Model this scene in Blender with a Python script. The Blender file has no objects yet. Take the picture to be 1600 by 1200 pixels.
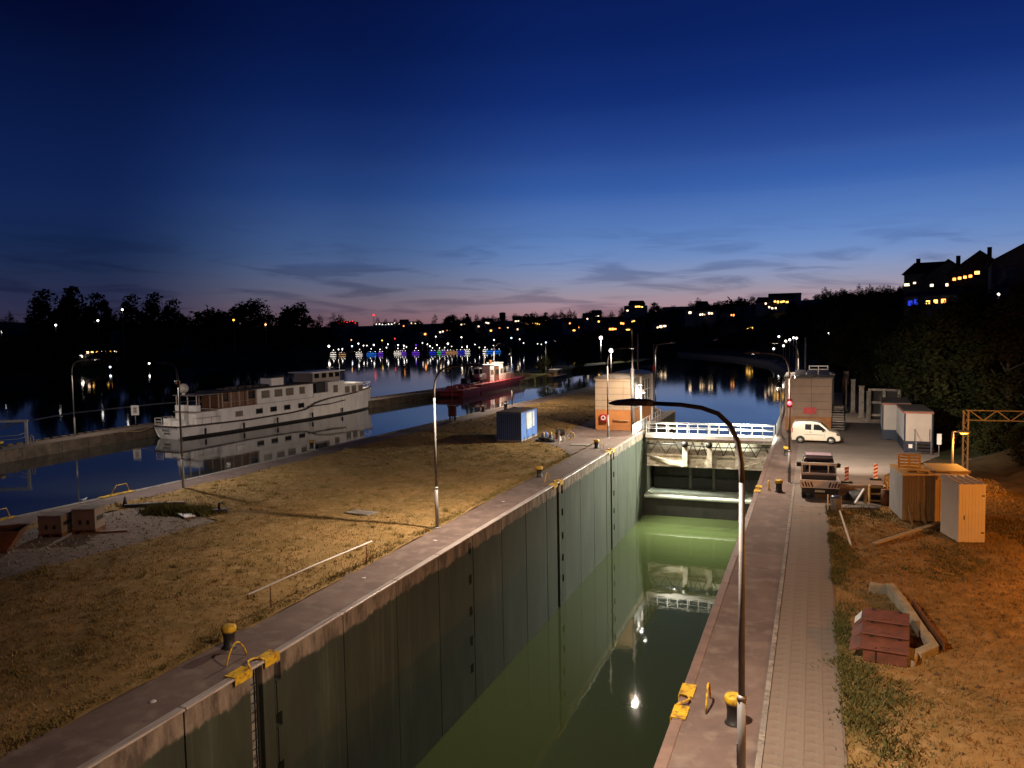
import bpy, bmesh, math, random
from mathutils import Vector, Matrix
sc = bpy.context.scene
R = math.radians
rnd = random.Random(7)

# ------------------------------------------------------------------ camera
cam_data = bpy.data.cameras.new('camera')
cam = bpy.data.objects.new('camera', cam_data)
sc.collection.objects.link(cam)
sc.camera = cam
cam_data.sensor_width = 36
cam_data.lens = 27.0
cam_data.clip_start = 0.3
cam_data.clip_end = 6000
_y, _p, _r = R(21.5), R(3.8), R(1.03)
F = Vector((-math.sin(_y) * math.cos(_p), math.cos(_y) * math.cos(_p), -math.sin(_p)))
Rt = Vector((math.cos(_y), math.sin(_y), 0))
Up = Rt.cross(F)
U2 = Up * math.cos(_r) + Rt * math.sin(_r)
R2 = Rt * math.cos(_r) - Up * math.sin(_r)
cam.matrix_world = Matrix(((R2.x, U2.x, -F.x, 0), (R2.y, U2.y, -F.y, 0), (R2.z, U2.z, -F.z, 10.2), (0, 0, 0, 1)))

# ------------------------------------------------------------------ render
sc.render.engine = 'CYCLES'
sc.cycles.use_denoising = True
sc.cycles.max_bounces = 6
sc.cycles.diffuse_bounces = 3
sc.cycles.glossy_bounces = 4
sc.cycles.transmission_bounces = 3
sc.cycles.sample_clamp_indirect = 6
sc.cycles.sample_clamp_direct = 0
sc.cycles.caustics_reflective = False
sc.cycles.caustics_refractive = False
sc.cycles.blur_glossy = 0.3
sc.view_settings.view_transform = 'Standard'
sc.view_settings.look = 'None'
sc.view_settings.exposure = 0
sc.view_settings.gamma = 1
sc.view_settings.use_curve_mapping = False

def lin(r, g, b):
    f = lambda c: (c / 255 / 12.92) if c / 255 <= 0.04045 else ((c / 255 + 0.055) / 1.055) ** 2.4
    return (f(r), f(g), f(b), 1)

# ------------------------------------------------------------------ dusk sky
world = bpy.data.worlds.new('World')
sc.world = world
world.use_nodes = True
nt = world.node_tree
nt.nodes.clear()
def N(tree, typ, **kw):
    n = tree.nodes.new(typ)
    for k, v in kw.items():
        setattr(n, k, v)
    return n
def L(tree, a, b):
    tree.links.new(a, b)
def math_node(tree, op, a, b=None, c=None, clamp=False):
    n = N(tree, 'ShaderNodeMath', operation=op, use_clamp=clamp)
    for i, v in enumerate((a, b, c)):
        if v is None:
            continue
        if isinstance(v, (int, float)):
            n.inputs[i].default_value = v
        else:
            L(tree, v, n.inputs[i])
    return n.outputs[0]
def ramp(tree, fac, stops, interp='EASE'):
    n = N(tree, 'ShaderNodeValToRGB')
    cr = n.color_ramp
    cr.interpolation = interp
    while len(cr.elements) > 1:
        cr.elements.remove(cr.elements[-1])
    cr.elements[0].position = stops[0][0]
    cr.elements[0].color = stops[0][1]
    for p, c in stops[1:]:
        e = cr.elements.new(p)
        e.color = c
    L(tree, fac, n.inputs[0])
    return n.outputs[0]
def mixc(tree, fac, a, b, blend='MIX'):
    n = N(tree, 'ShaderNodeMix', data_type='RGBA', blend_type=blend)
    for s, v in ((n.inputs[0], fac), (n.inputs[6], a), (n.inputs[7], b)):
        if isinstance(v, (int, float)):
            s.default_value = v
        elif isinstance(v, tuple):
            s.default_value = v
        else:
            L(tree, v, s)
    return n.outputs[2]

tc = N(nt, 'ShaderNodeTexCoord')
sep = N(nt, 'ShaderNodeSeparateXYZ')
L(nt, tc.outputs['Generated'], sep.inputs[0])
X, Y, Z = sep.outputs
elev = math_node(nt, 'MULTIPLY', math_node(nt, 'ARCSINE', Z), 180 / math.pi)
az = math_node(nt, 'ARCTAN2', X, Y)                       # 0 = along the lock, positive to the right
azd = math_node(nt, 'MULTIPLY', az, 180 / math.pi)
off = math_node(nt, 'ABSOLUTE', math_node(nt, 'SUBTRACT', azd, 2.0))   # degrees from where the sun went down
off = math_node(nt, 'MINIMUM', off, math_node(nt, 'SUBTRACT', 360, off))
e01 = math_node(nt, 'DIVIDE', math_node(nt, 'MAXIMUM', elev, 0.0), 60.0, clamp=True)
D60 = lambda d: d / 60.0
near_c = ramp(nt, e01, [(0, lin(172, 116, 118)), (D60(1.6), lin(176, 140, 148)), (D60(3.0), lin(156, 150, 170)), (D60(5.2), lin(116, 144, 196)),
                        (D60(9.4), lin(70, 108, 178)), (D60(12.2), lin(46, 80, 153)), (D60(15.5), lin(25, 54, 126)), (D60(19), lin(14, 39, 105)), (D60(23), lin(9, 29, 88)),
                        (D60(36), lin(3, 12, 46)), (1, lin(1, 6, 26))], 'CARDINAL')
far_c = ramp(nt, e01, [(0, lin(58, 46, 62)), (D60(2), lin(46, 46, 72)), (D60(5), lin(28, 42, 76)),
                       (D60(10), lin(16, 34, 80)), (D60(20), lin(3, 11, 46)), (D60(36), lin(1, 6, 26)), (1, lin(1, 4, 18))], 'CARDINAL')
mixf = ramp(nt, math_node(nt, 'DIVIDE', off, 110.0, clamp=True), [(0, (0, 0, 0, 1)), (0.16, (0.10, 0.10, 0.10, 1)), (0.33, (0.64, 0.64, 0.64, 1)), (0.47, (1, 1, 1, 1)), (1, (1, 1, 1, 1))], 'EASE')
sky_c = mixc(nt, mixf, near_c, far_c)
# thin dusk clouds, streaked along the horizon
cmb = N(nt, 'ShaderNodeCombineXYZ')
L(nt, math_node(nt, 'MULTIPLY', azd, 0.085), cmb.inputs[0])
L(nt, math_node(nt, 'ADD', math_node(nt, 'MULTIPLY', elev, 0.62), math_node(nt, 'MULTIPLY', azd, 0.02)), cmb.inputs[1])
nz = N(nt, 'ShaderNodeTexNoise')
nz.inputs['Scale'].default_value = 1.5
nz.inputs['Detail'].default_value = 6
nz.inputs['Roughness'].default_value = 0.52
nz.inputs['Distortion'].default_value = 0.55
L(nt, cmb.outputs[0], nz.inputs['Vector'])
cl = ramp(nt, nz.outputs['Fac'], [(0.46, (0, 0, 0, 1)), (0.64, (1, 1, 1, 1))], 'EASE')
band = ramp(nt, e01, [(0, (0.35, 0.35, 0.35, 1)), (D60(1.5), (0.8, 0.8, 0.8, 1)), (D60(4.5), (0.8, 0.8, 0.8, 1)), (D60(7.5), (0.12, 0.12, 0.12, 1)), (D60(9), (0, 0, 0, 1)), (1, (0, 0, 0, 1))], 'LINEAR')
cfac = math_node(nt, 'MULTIPLY', math_node(nt, 'MULTIPLY', cl, band), 0.7)
cloud_c = mixc(nt, 1.0, sky_c, (0.36, 0.40, 0.52, 1), 'MULTIPLY')
sky_c = mixc(nt, cfac, sky_c, cloud_c)
bg = N(nt, 'ShaderNodeBackground')
L(nt, sky_c, bg.inputs[0])
bg.inputs[1].default_value = 1.0
wo = N(nt, 'ShaderNodeOutputWorld')
L(nt, bg.outputs[0], wo.inputs[0])

# ------------------------------------------------------------------ materials
MATS = {}
def M(name, col, rough=0.7, metal=0.0, col2=None, scale=2.0, lo=0.35, hi=0.65, bump=0.0, bscale=None, detail=5, stretch=None, spec=0.4, col3=None, scale3=20):
    if name in MATS:
        return MATS[name]
    m = bpy.data.materials.new(name)
    m.use_nodes = True
    t = m.node_tree
    b = t.nodes['Principled BSDF']
    b.inputs['Roughness'].default_value = rough
    b.inputs['Metallic'].default_value = metal
    b.inputs['Specular IOR Level'].default_value = spec
    c = tuple(col) + (1,)
    if col2 is None:
        k = 0.72
        col2 = tuple(v * k for v in col)
    tcn = N(t, 'ShaderNodeTexCoord')
    vec = tcn.outputs['Object']
    if stretch:
        mp = N(t, 'ShaderNodeMapping')
        mp.inputs['Scale'].default_value = stretch
        L(t, vec, mp.inputs[0])
        vec = mp.outputs[0]
    n = N(t, 'ShaderNodeTexNoise')
    n.inputs['Scale'].default_value = scale
    n.inputs['Detail'].default_value = detail
    n.inputs['Roughness'].default_value = 0.62
    L(t, vec, n.inputs['Vector'])
    colr = ramp(t, n.outputs['Fac'], [(lo, c), (hi, tuple(col2) + (1,))], 'LINEAR')
    if col3 is not None:
        n3 = N(t, 'ShaderNodeTexNoise')
        n3.inputs['Scale'].default_value = scale3
        n3.inputs['Detail'].default_value = 4
        L(t, vec, n3.inputs['Vector'])
        f3 = ramp(t, n3.outputs['Fac'], [(0.5, (0, 0, 0, 1)), (0.68, (1, 1, 1, 1))], 'LINEAR')
        colr = mixc(t, f3, colr, tuple(col3) + (1,))
    L(t, colr, b.inputs['Base Color'])
    if bump > 0:
        n2 = N(t, 'ShaderNodeTexNoise')
        n2.inputs['Scale'].default_value = bscale or scale * 6
        n2.inputs['Detail'].default_value = 4
        L(t, vec, n2.inputs['Vector'])
        bp = N(t, 'ShaderNodeBump')
        bp.inputs['Strength'].default_value = bump
        bp.inputs['Distance'].default_value = 0.05
        L(t, n2.outputs['Fac'], bp.inputs['Height'])
        L(t, bp.outputs[0], b.inputs['Normal'])
    MATS[name] = m
    return m
def E(name, col, strength, sampled=False):
    if name in MATS:
        return MATS[name]
    m = bpy.data.materials.new(name)
    m.use_nodes = True
    b = m.node_tree.nodes['Principled BSDF']
    b.inputs['Base Color'].default_value = (0.05, 0.05, 0.05, 1)
    b.inputs['Emission Color'].default_value = tuple(col) + (1,)
    b.inputs['Emission Strength'].default_value = strength
    if not sampled:
        m.cycles.emission_sampling = 'NONE'
    MATS[name] = m
    return m

concrete = M('concrete', (0.30, 0.26, 0.22), 0.85, col2=(0.17, 0.145, 0.125), scale=1.3, bump=0.35, bscale=14, col3=(0.12, 0.10, 0.085), scale3=5)
cap_conc = M('cap_concrete', (0.30, 0.25, 0.20), 0.85, col2=(0.15, 0.12, 0.095), scale=2.2, bump=0.4, bscale=12, stretch=(1, 1, 0.35), col3=(0.10, 0.08, 0.065), scale3=4)
algae = M('algae_concrete', (0.075, 0.078, 0.052), 0.75, col2=(0.035, 0.038, 0.026), scale=0.8, bump=0.3, bscale=9, stretch=(1, 1, 0.25), col3=(0.10, 0.10, 0.07), scale3=2.5)
def tide_mat(name):
    """chamber concrete: pale weathered top, algae below the usual water line"""
    m = bpy.data.materials.new(name); m.use_nodes = True; t = m.node_tree; b = t.nodes['Principled BSDF']
    b.inputs['Roughness'].default_value = .8; b.inputs['Specular IOR Level'].default_value = .3
    tcn = N(t, 'ShaderNodeTexCoord'); sp_ = N(t, 'ShaderNodeSeparateXYZ'); L(t, tcn.outputs['Object'], sp_.inputs[0])
    def noise(scale, st, det=6, ro=.6):
        mp = N(t, 'ShaderNodeMapping'); mp.inputs['Scale'].default_value = st; L(t, tcn.outputs['Object'], mp.inputs[0])
        n = N(t, 'ShaderNodeTexNoise'); n.inputs['Scale'].default_value = scale; n.inputs['Detail'].default_value = det; n.inputs['Roughness'].default_value = ro
        L(t, mp.outputs[0], n.inputs['Vector']); return n.outputs['Fac']
    edge = noise(1.0, (1, 1.1, .25), 8, .7)
    f = math_node(t, 'ADD', math_node(t, 'MULTIPLY', math_node(t, 'ADD', sp_.outputs[2], 0.74), 9.0), math_node(t, 'MULTIPLY', math_node(t, 'SUBTRACT', edge, .5), 8.0))
    f = math_node(t, 'ADD', f, .5, clamp=True)
    pale = ramp(t, noise(1.9, (1, 1, .30), 9, .72), [(.34, (.27, .21, .16, 1)), (.48, (.18, .138, .105, 1)), (.60, (.085, .064, .049, 1))], 'LINEAR')
    dark = ramp(t, noise(.7, (1, 1.0, .35), 7, .62), [(.3, (.027, .030, .020, 1)), (.55, (.038, .044, .029, 1)), (.72, (.054, .062, .042, 1))], 'LINEAR')  # algae tone, its green also standing in for light scattered onto the wall
    c = mixc(t, f, dark, pale)
    run = ramp(t, noise(2.2, (1, 2.6, .05), 4, .5), [(.60, (0, 0, 0, 1)), (.70, (1, 1, 1, 1))], 'LINEAR')
    c = mixc(t, math_node(t, 'MULTIPLY', run, .14), c, (.155, .145, .110, 1))
    L(t, c, b.inputs['Base Color'])
    bp = N(t, 'ShaderNodeBump'); bp.inputs['Strength'].default_value = .4; bp.inputs['Distance'].default_value = .04
    L(t, noise(9, (1, 1, .5)), bp.inputs['Height']); L(t, bp.outputs[0], b.inputs['Normal'])
    return m
tide_conc = tide_mat('tide_stained_concrete')
asphalt = M('asphalt', (0.168, 0.113, 0.093), 0.85, col2=(0.112, 0.076, 0.064), scale=0.5, bump=0.25, bscale=40, col3=(0.19, 0.14, 0.115), scale3=1.6)
yard = M('yard_asphalt', (0.205, 0.165, 0.138), 0.88, col2=(0.155, 0.124, 0.104), scale=0.35, bump=0.25, bscale=35, col3=(0.19, 0.155, 0.13), scale3=1.2)
paver = M('paver', (0.205, 0.155, 0.120), 0.88, col2=(0.150, 0.113, 0.088), scale=1.1, bump=0.3, bscale=22, col3=(0.20, 0.165, 0.135), scale3=7)
dry_grass = M('dry_grass', (0.315, 0.190, 0.075), 0.95, col2=(0.200, 0.130, 0.047), scale=0.38, lo=0.36, hi=0.62, bump=0.8, bscale=4, detail=11, col3=(0.33, 0.215, 0.095), scale3=1.7, spec=0.1)
green_grass = M('green_grass', (0.125, 0.112, 0.036), 0.9, col2=(0.075, 0.074, 0.024), scale=1.5, spec=0.15)
gravel_m = M('gravel', (0.27, 0.195, 0.140), 0.9, col2=(0.185, 0.132, 0.096), scale=0.9, bump=0.8, bscale=12, col3=(0.12, 0.085, 0.06), scale3=2.4)
soil = M('slope_soil', (0.040, 0.040, 0.018), 0.95, col2=(0.020, 0.024, 0.010), scale=0.25, bump=0.6, bscale=2, spec=0.1)
post_m = M('post_paint', (0.15, 0.14, 0.135), 0.5, col2=(0.11, 0.10, 0.098), scale=4)
steel = M('steel', (0.36, 0.34, 0.32), 0.45, metal=0.3, col2=(0.26, 0.24, 0.23), scale=6)
coping_m = M('worn_coping', (0.42, 0.37, 0.33), 0.4, metal=0.1, col2=(0.26, 0.20, 0.17), scale=1.3, stretch=(6, .5, 1), bump=.15)
nosing_m = M('brown_nosing', (0.21, 0.13, 0.10), 0.6, col2=(0.14, 0.09, 0.07), scale=2)
galv = M('galvanised', (0.30, 0.285, 0.275), 0.5, metal=0.2, col2=(0.20, 0.19, 0.185), scale=5, stretch=(1, 1, 0.2))
pole_dark = M('dark_pole_paint', (0.045, 0.035, 0.032), 0.5, col2=(0.03, 0.024, 0.022), scale=4)
white_p = M('white_paint', (0.80, 0.78, 0.74), 0.45, col2=(0.68, 0.65, 0.61), scale=1.2, detail=7)
boat_white = M('boat_white_paint', (0.80, 0.76, 0.72), 0.4, col2=(0.64, 0.59, 0.55), scale=0.9, detail=7, stretch=(1, 1, 0.4))
cream = M('cream_paint', (0.58, 0.53, 0.44), 0.55, col2=(0.42, 0.36, 0.28), scale=1.3, detail=7, col3=(0.30, 0.22, 0.14), scale3=3)
yellow = M('yellow_paint', (0.70, 0.43, 0.02), 0.5, col2=(0.50, 0.29, 0.02), scale=6, bump=0.15, col3=(.20, .10, .03), scale3=7)
black = M('black_paint', (0.016, 0.014, 0.013), 0.5, col2=(0.03, 0.026, 0.024), scale=4)
rubber = M('rubber', (0.018, 0.018, 0.018), 0.85)
glass_d = M('dark_glass', (0.010, 0.011, 0.013), 0.08, col2=(0.014, 0.015, 0.017), scale=0.6, spec=0.6)
curtain = M('curtained_pane', (0.20, 0.165, 0.13), 0.25, col2=(0.15, 0.12, 0.095), scale=2)
wood = M('brown_wood', (0.20, 0.085, 0.035), 0.55, col2=(0.12, 0.05, 0.022), scale=2.5, stretch=(1, 1, 0.15))
plank_m = M('pale_timber', (0.42, 0.28, 0.13), 0.7, col2=(0.30, 0.19, 0.08), scale=3, stretch=(1, 6, 6))
rust = M('rust', (0.20, 0.075, 0.030), 0.8, col2=(0.11, 0.045, 0.022), scale=3)
redm = M('red_paint', (0.50, 0.03, 0.03), 0.45, col2=(0.38, 0.02, 0.022), scale=3)
hull_red = M('hull_red', (0.42, 0.05, 0.06), 0.5, col2=(0.28, 0.034, 0.042), scale=0.8, detail=7, stretch=(1, 1, 0.4))
hatch_red = M('oxide_red', (0.200, 0.072, 0.043), 0.6, col2=(0.140, 0.050, 0.032), scale=2.2, detail=8, bump=.15, bscale=12, col3=(.115, .055, .035), scale3=4)
blue_box = M('container_blue', (0.10, 0.20, 0.52), 0.5, col2=(0.075, 0.155, 0.42), scale=1.1, detail=7)
navy = M('navy_base', (0.014, 0.022, 0.048), 0.55)
terracotta = M('terracotta_render', (0.56, 0.235, 0.075), 0.75, col2=(0.48, 0.19, 0.06), scale=0.9)
clad = M('cream_cladding', (0.47, 0.355, 0.245), 0.55, col2=(0.42, 0.315, 0.215), scale=0.7)
clad_brown = M('brown_cladding', (0.27, 0.185, 0.135), 0.6, col2=(0.225, 0.152, 0.112), scale=0.8)
leaf_near = M('leaf_near', (0.030, 0.033, 0.010), 0.85, col2=(0.008, 0.011, 0.004), scale=0.6, spec=0.15)
leaf_far = M('leaf_far', (0.018, 0.022, 0.009), 0.9, col2=(0.010, 0.013, 0.006), scale=0.2, spec=0.0)
bark = M('bark', (0.055, 0.042, 0.030), 0.9, col2=(0.03, 0.023, 0.017), scale=3, stretch=(1, 1, 0.2), bump=0.5)
far_wall = M('far_wall', (0.30, 0.27, 0.26), 0.85)
far_roof = M('far_roof', (0.035, 0.026, 0.024), 0.85)
house_wall = M('house_wall', (0.16, 0.14, 0.12), 0.85)
lens_w = E('lamp_lens', (1.0, 0.90, 0.76), 24)
lens_o = E('sodium_lens', (1.0, 0.30, 0.008), 1.9)
lens_red = E('red_signal_lens', (1.0, 0.03, 0.04), 14)
EM = {'white': E('glow_white', (1, 0.90, 0.78), 6), 'warm': E('glow_warm', (1, 0.50, 0.18), 3), 'yellow': E('glow_yellow', (1, 0.65, 0.08), 3),
      'red': E('glow_red', (1, 0.03, 0.03), 3), 'purple': E('glow_purple', (0.20, 0.035, 0.9), 2.0), 'blue': E('glow_blue', (0.015, 0.035, 0.9), 2.0),
      'cyan': E('glow_cyan', (0.01, 0.20, 1.0), 2.4), 'green': E('glow_green', (0.08, 0.8, 0.30), 1.6), 'cool': E('glow_cool', (0.70, 0.82, 1.0), 6)}
WIN = {'o': E('window_orange', (1.0, 0.33, 0.06), 4.5), 'w': E('window_white', (1.0, 0.70, 0.42), 4), 'y': E('window_yellow', (1.0, 0.50, 0.09), 4.5), 'b': E('window_blue', (0.03, 0.06, .8), .9)}

def water_mat(name, col, rough, bump, bscale, stretch=(1, 1, 1)):
    m = bpy.data.materials.new(name)
    m.use_nodes = True
    t = m.node_tree
    b = t.nodes['Principled BSDF']
    b.inputs['Base Color'].default_value = tuple(col) + (1,)
    b.inputs['Roughness'].default_value = rough
    b.inputs['IOR'].default_value = 1.33
    b.inputs['Specular IOR Level'].default_value = 0.5
    tcn = N(t, 'ShaderNodeTexCoord')
    mp = N(t, 'ShaderNodeMapping')
    mp.inputs['Scale'].default_value = stretch
    L(t, tcn.outputs['Object'], mp.inputs[0])
    n = N(t, 'ShaderNodeTexNoise')
    n.inputs['Scale'].default_value = bscale
    n.inputs['Detail'].default_value = 3
    L(t, mp.outputs[0], n.inputs['Vector'])
    bp = N(t, 'ShaderNodeBump')
    bp.inputs['Strength'].default_value = bump
    bp.inputs['Distance'].default_value = 0.05
    L(t, n.outputs['Fac'], bp.inputs['Height'])
    L(t, bp.outputs[0], b.inputs['Normal'])
    return m
river_m = water_mat('river_water', (0.026, 0.030, 0.028), 0.045, 0.10, 0.8)
lock_m = water_mat('turbid_lock_water', (0.030, 0.040, 0.0145), 0.035, 0.10, 0.9)

# ------------------------------------------------------------------ mesh helpers
COL = sc.collection
class MB:
    def __init__(s):
        s.v = []; s.f = []; s.m = []; s.sm = []
    def add(s, vs, fs, mi=0, smooth=False):
        o = len(s.v)
        s.v += [tuple(p) for p in vs]
        s.f += [tuple(i + o for i in f) for f in fs]
        s.m += [mi] * len(fs); s.sm += [smooth] * len(fs)
        return s
    def box(s, x0, x1, y0, y1, z0, z1, mi=0, rz=0, piv=None):
        vs = [(x, y, z) for z in (z0, z1) for x, y in ((x0, y0), (x1, y0), (x1, y1), (x0, y1))]
        if rz:
            px, py = piv or ((x0 + x1) / 2, (y0 + y1) / 2)
            c, n = math.cos(rz), math.sin(rz)
            vs = [(px + (x - px) * c - (y - py) * n, py + (x - px) * n + (y - py) * c, z) for x, y, z in vs]
        return s.add(vs, [(3, 2, 1, 0), (4, 5, 6, 7), (0, 1, 5, 4), (1, 2, 6, 5), (2, 3, 7, 6), (3, 0, 4, 7)], mi)
    def prism(s, poly, z0, z1, mi=0):
        n = len(poly)
        vs = [(x, y, z0) for x, y in poly] + [(x, y, z1) for x, y in poly]
        fs = [tuple(range(n - 1, -1, -1)), tuple(range(n, 2 * n))] + [(i, (i + 1) % n, n + (i + 1) % n, n + i) for i in range(n)]
        return s.add(vs, fs, mi)
    def tube(s, pts, r, n=8, mi=0, caps=True, smooth=True):
        pts = [Vector(p) for p in pts]
        rs = r if isinstance(r, (list, tuple)) else [r] * len(pts)
        vs = []; fs = []
        prev = None
        for i, p in enumerate(pts):
            d = (pts[min(i + 1, len(pts) - 1)] - pts[max(i - 1, 0)]).normalized()
            if prev is None:
                a = d.orthogonal().normalized()
            else:
                a = (prev - d * prev.dot(d)).normalized()
            prev = a
            b = d.cross(a)
            for k in range(n):
                t = 2 * math.pi * k / n
                vs.append(p + (a * math.cos(t) + b * math.sin(t)) * rs[i])
        for i in range(len(pts) - 1):
            for k in range(n):
                fs.append((i * n + k, i * n + (k + 1) % n, (i + 1) * n + (k + 1) % n, (i + 1) * n + k))
        s.add(vs, fs, mi, smooth)
        if caps:
            e = len(pts) - 1
            o = len(s.v) - len(vs)
            s.f += [tuple(o + k for k in range(n - 1, -1, -1)), tuple(o + e * n + k for k in range(n))]
            s.m += [mi, mi]; s.sm += [False, False]
        return s
    def beam(s, a, b, w, h=None, mi=0, up=(0, 0, 1)):
        a, b = Vector(a), Vector(b)
        h = w if h is None else h
        d = (b - a).normalized()
        u = Vector(up)
        if abs(d.dot(u)) > 0.98:
            u = Vector((0, 1, 0))
        r = d.cross(u).normalized() * w / 2
        u = r.cross(d).normalized() * h / 2
        vs = [p + q for p in (a, b) for q in (-r - u, r - u, r + u, -r + u)]
        return s.add(vs, [(3, 2, 1, 0), (4, 5, 6, 7), (0, 1, 5, 4), (1, 2, 6, 5), (2, 3, 7, 6), (3, 0, 4, 7)], mi)
    def lathe(s, prof, n=16, c=(0, 0, 0), mi=0, smooth=True):
        vs = []; fs = []
        for r, z in prof:
            for k in range(n):
                t = 2 * math.pi * k / n
                vs.append((c[0] + r * math.cos(t), c[1] + r * math.sin(t), c[2] + z))
        for i in range(len(prof) - 1):
            for k in range(n):
                fs.append((i * n + k, i * n + (k + 1) % n, (i + 1) * n + (k + 1) % n, (i + 1) * n + k))
        fs.append(tuple(range(n - 1, -1, -1)))
        fs.append(tuple((len(prof) - 1) * n + k for k in range(n)))
        return s.add(vs, fs, mi, smooth)
    def ball(s, c, r, n=10, mi=0, sz=1.0):
        prof = [(max(r * math.sin(math.pi * i / 8), 0.001), -r * sz * math.cos(math.pi * i / 8)) for i in range(9)]
        return s.lathe(prof, n, c, mi)
    def loft(s, rings, mi=0, closed=True, smooth=False, caps=True):
        n = len(rings[0]); vs = [p for r in rings for p in r]; fs = []
        for i in range(len(rings) - 1):
            for k in range(n if closed else n - 1):
                fs.append((i * n + k, i * n + (k + 1) % n, (i + 1) * n + (k + 1) % n, (i + 1) * n + k))
        if caps and closed:
            fs.append(tuple(range(n - 1, -1, -1))); fs.append(tuple((len(rings) - 1) * n + k for k in range(n)))
        return s.add(vs, fs, mi, smooth)
    def mesh(s, name, mats):
        me = bpy.data.meshes.new(name)
        me.from_pydata(s.v, [], s.f)
        for m in (mats if isinstance(mats, (list, tuple)) else [mats]):
            me.materials.append(m)
        me.polygons.foreach_set('material_index', s.m)
        me.polygons.foreach_set('use_smooth', s.sm)
        me.update()
        return me
    def build(s, name, mats, parent=None, bevel=0.0, loc=None):
        o = bpy.data.objects.new(name, s.mesh(name, mats))
        COL.objects.link(o)
        if parent is not None:
            o.parent = parent
        if loc is not None:
            o.location = loc
        if bevel:
            md = o.modifiers.new('bevel', 'BEVEL'); md.width = bevel; md.segments = 2; md.limit_method = 'ANGLE'
        return o
def tag(o, label, cat, group=None):
    o['label'] = label; o['category'] = cat
    if group:
        o['group'] = group
    return o
def thing(name, label, cat, loc=(0, 0, 0), rz=0.0, group=None):
    o = bpy.data.objects.new(name, None)
    o.empty_display_size = 0.3
    COL.objects.link(o)
    o.location = loc; o.rotation_euler = (0, 0, rz)
    return tag(o, label, cat, group)
def struct(o):
    o['kind'] = 'structure'; return o
def stuff(o):
    o['kind'] = 'stuff'; return o
def clone(root, loc=None, rz=None, label=None, group=None, scale=None):
    def cp(o, par):
        c = o.copy(); COL.objects.link(c); c.parent = par
        for ch in kids.get(o.name, []):
            cp(ch, c)
        return c
    kids = {}
    for o in root.children_recursive:
        kids.setdefault(o.parent.name, []).append(o)
    c = cp(root, None)
    if loc is not None: c.location = loc
    if rz is not None: c.rotation_euler = (0, 0, rz)
    if label: c['label'] = label
    if group: c['group'] = group
    if scale: c.scale = (scale,) * 3 if isinstance(scale, (int, float)) else scale
    return c
def text_part(name, body, size, mat, parent, loc, rot, align='CENTER', depth=0.004):
    cu = bpy.data.curves.new(name, 'FONT'); cu.body = body; cu.size = size; cu.align_x = align; cu.align_y = 'CENTER'; cu.extrude = depth
    tmp = bpy.data.objects.new(name + '_curve', cu); COL.objects.link(tmp)
    dg = bpy.context.evaluated_depsgraph_get()
    me = bpy.data.meshes.new_from_object(tmp.evaluated_get(dg))
    bpy.data.objects.remove(tmp)
    me.materials.clear(); me.materials.append(mat)
    o = bpy.data.objects.new(name, me); COL.objects.link(o); o.parent = parent; o.location = loc; o.rotation_euler = rot
    return o
def vnoise(x, y, s=1.0):
    return (math.sin(x * 1.7 * s + 1.3 * math.sin(y * 1.1 * s)) + math.sin(y * 2.3 * s + 1.7 * math.sin(x * 0.9 * s)) + 0.6 * math.sin((x + y) * 4.1 * s)) / 2.6
def grid(x0, x1, y0, y1, step, zf, inside=None):
    nx = max(1, int(round((x1 - x0) / step))); ny = max(1, int(round((y1 - y0) / step)))
    mb = MB(); vs = []; fs = []
    for j in range(ny + 1):
        for i in range(nx + 1):
            x = x0 + (x1 - x0) * i / nx; y = y0 + (y1 - y0) * j / ny
            vs.append((x, y, zf(x, y)))
    for j in range(ny):
        for i in range(nx):
            cx = x0 + (x1 - x0) * (i + .5) / nx; cy = y0 + (y1 - y0) * (j + .5) / ny
            if inside is None or inside(cx, cy):
                a = j * (nx + 1) + i
                fs.append((a, a + 1, a + nx + 2, a + nx + 1))
    return mb.add(vs, fs, 0, True)
def pip(x, y, poly):
    c = False; j = len(poly) - 1
    for i in range(len(poly)):
        xi, yi = poly[i]; xj, yj = poly[j]
        if (yi > y) != (yj > y) and x < (xj - xi) * (y - yi) / (yj - yi) + xi:
            c = not c
        j = i
    return c
def lerp_tab(tab, y):
    if y <= tab[0][0]: return tab[0][1]
    for (a, va), (b, vb) in zip(tab, tab[1:]):
        if y <= b: return va + (vb - va) * (y - a) / (b - a)
    return tab[-1][1]
def spot(name, parent, loc, target, watts, color, size=165, blend=0.5, radius=0.12):
    li = bpy.data.lights.new(name, 'SPOT'); li.energy = watts; li.color = color; li.spot_size = R(size); li.spot_blend = blend; li.shadow_soft_size = radius
    o = bpy.data.objects.new(name, li); COL.objects.link(o); o.parent = parent; o.location = loc
    d = Vector(target) - Vector(loc)
    o.rotation_euler = d.to_track_quat('-Z', 'Y').to_euler()
    return o
WZ = -1.6          # river level
LZ = -8.7          # level in the emptied chamber
# ================================================================== SETTING
mb = MB()
mb.add([(-3000, -400, WZ), (-20, -400, WZ), (-20, 4000, WZ), (-3000, 4000, WZ), (-20, 84.5, WZ), (900, 84.5, WZ), (900, 4000, WZ)], [(0, 1, 2, 3), (4, 5, 6, 2)])
struct(mb.build('river_water', river_m))
mb = MB(); mb.add([(-16.5, -40, LZ), (-3.2, -40, LZ), (-3.2, 77.6, LZ), (-16.5, 77.6, LZ)], [(0, 1, 2, 3)])
struct(mb.build('lock_water', lock_m))

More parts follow.
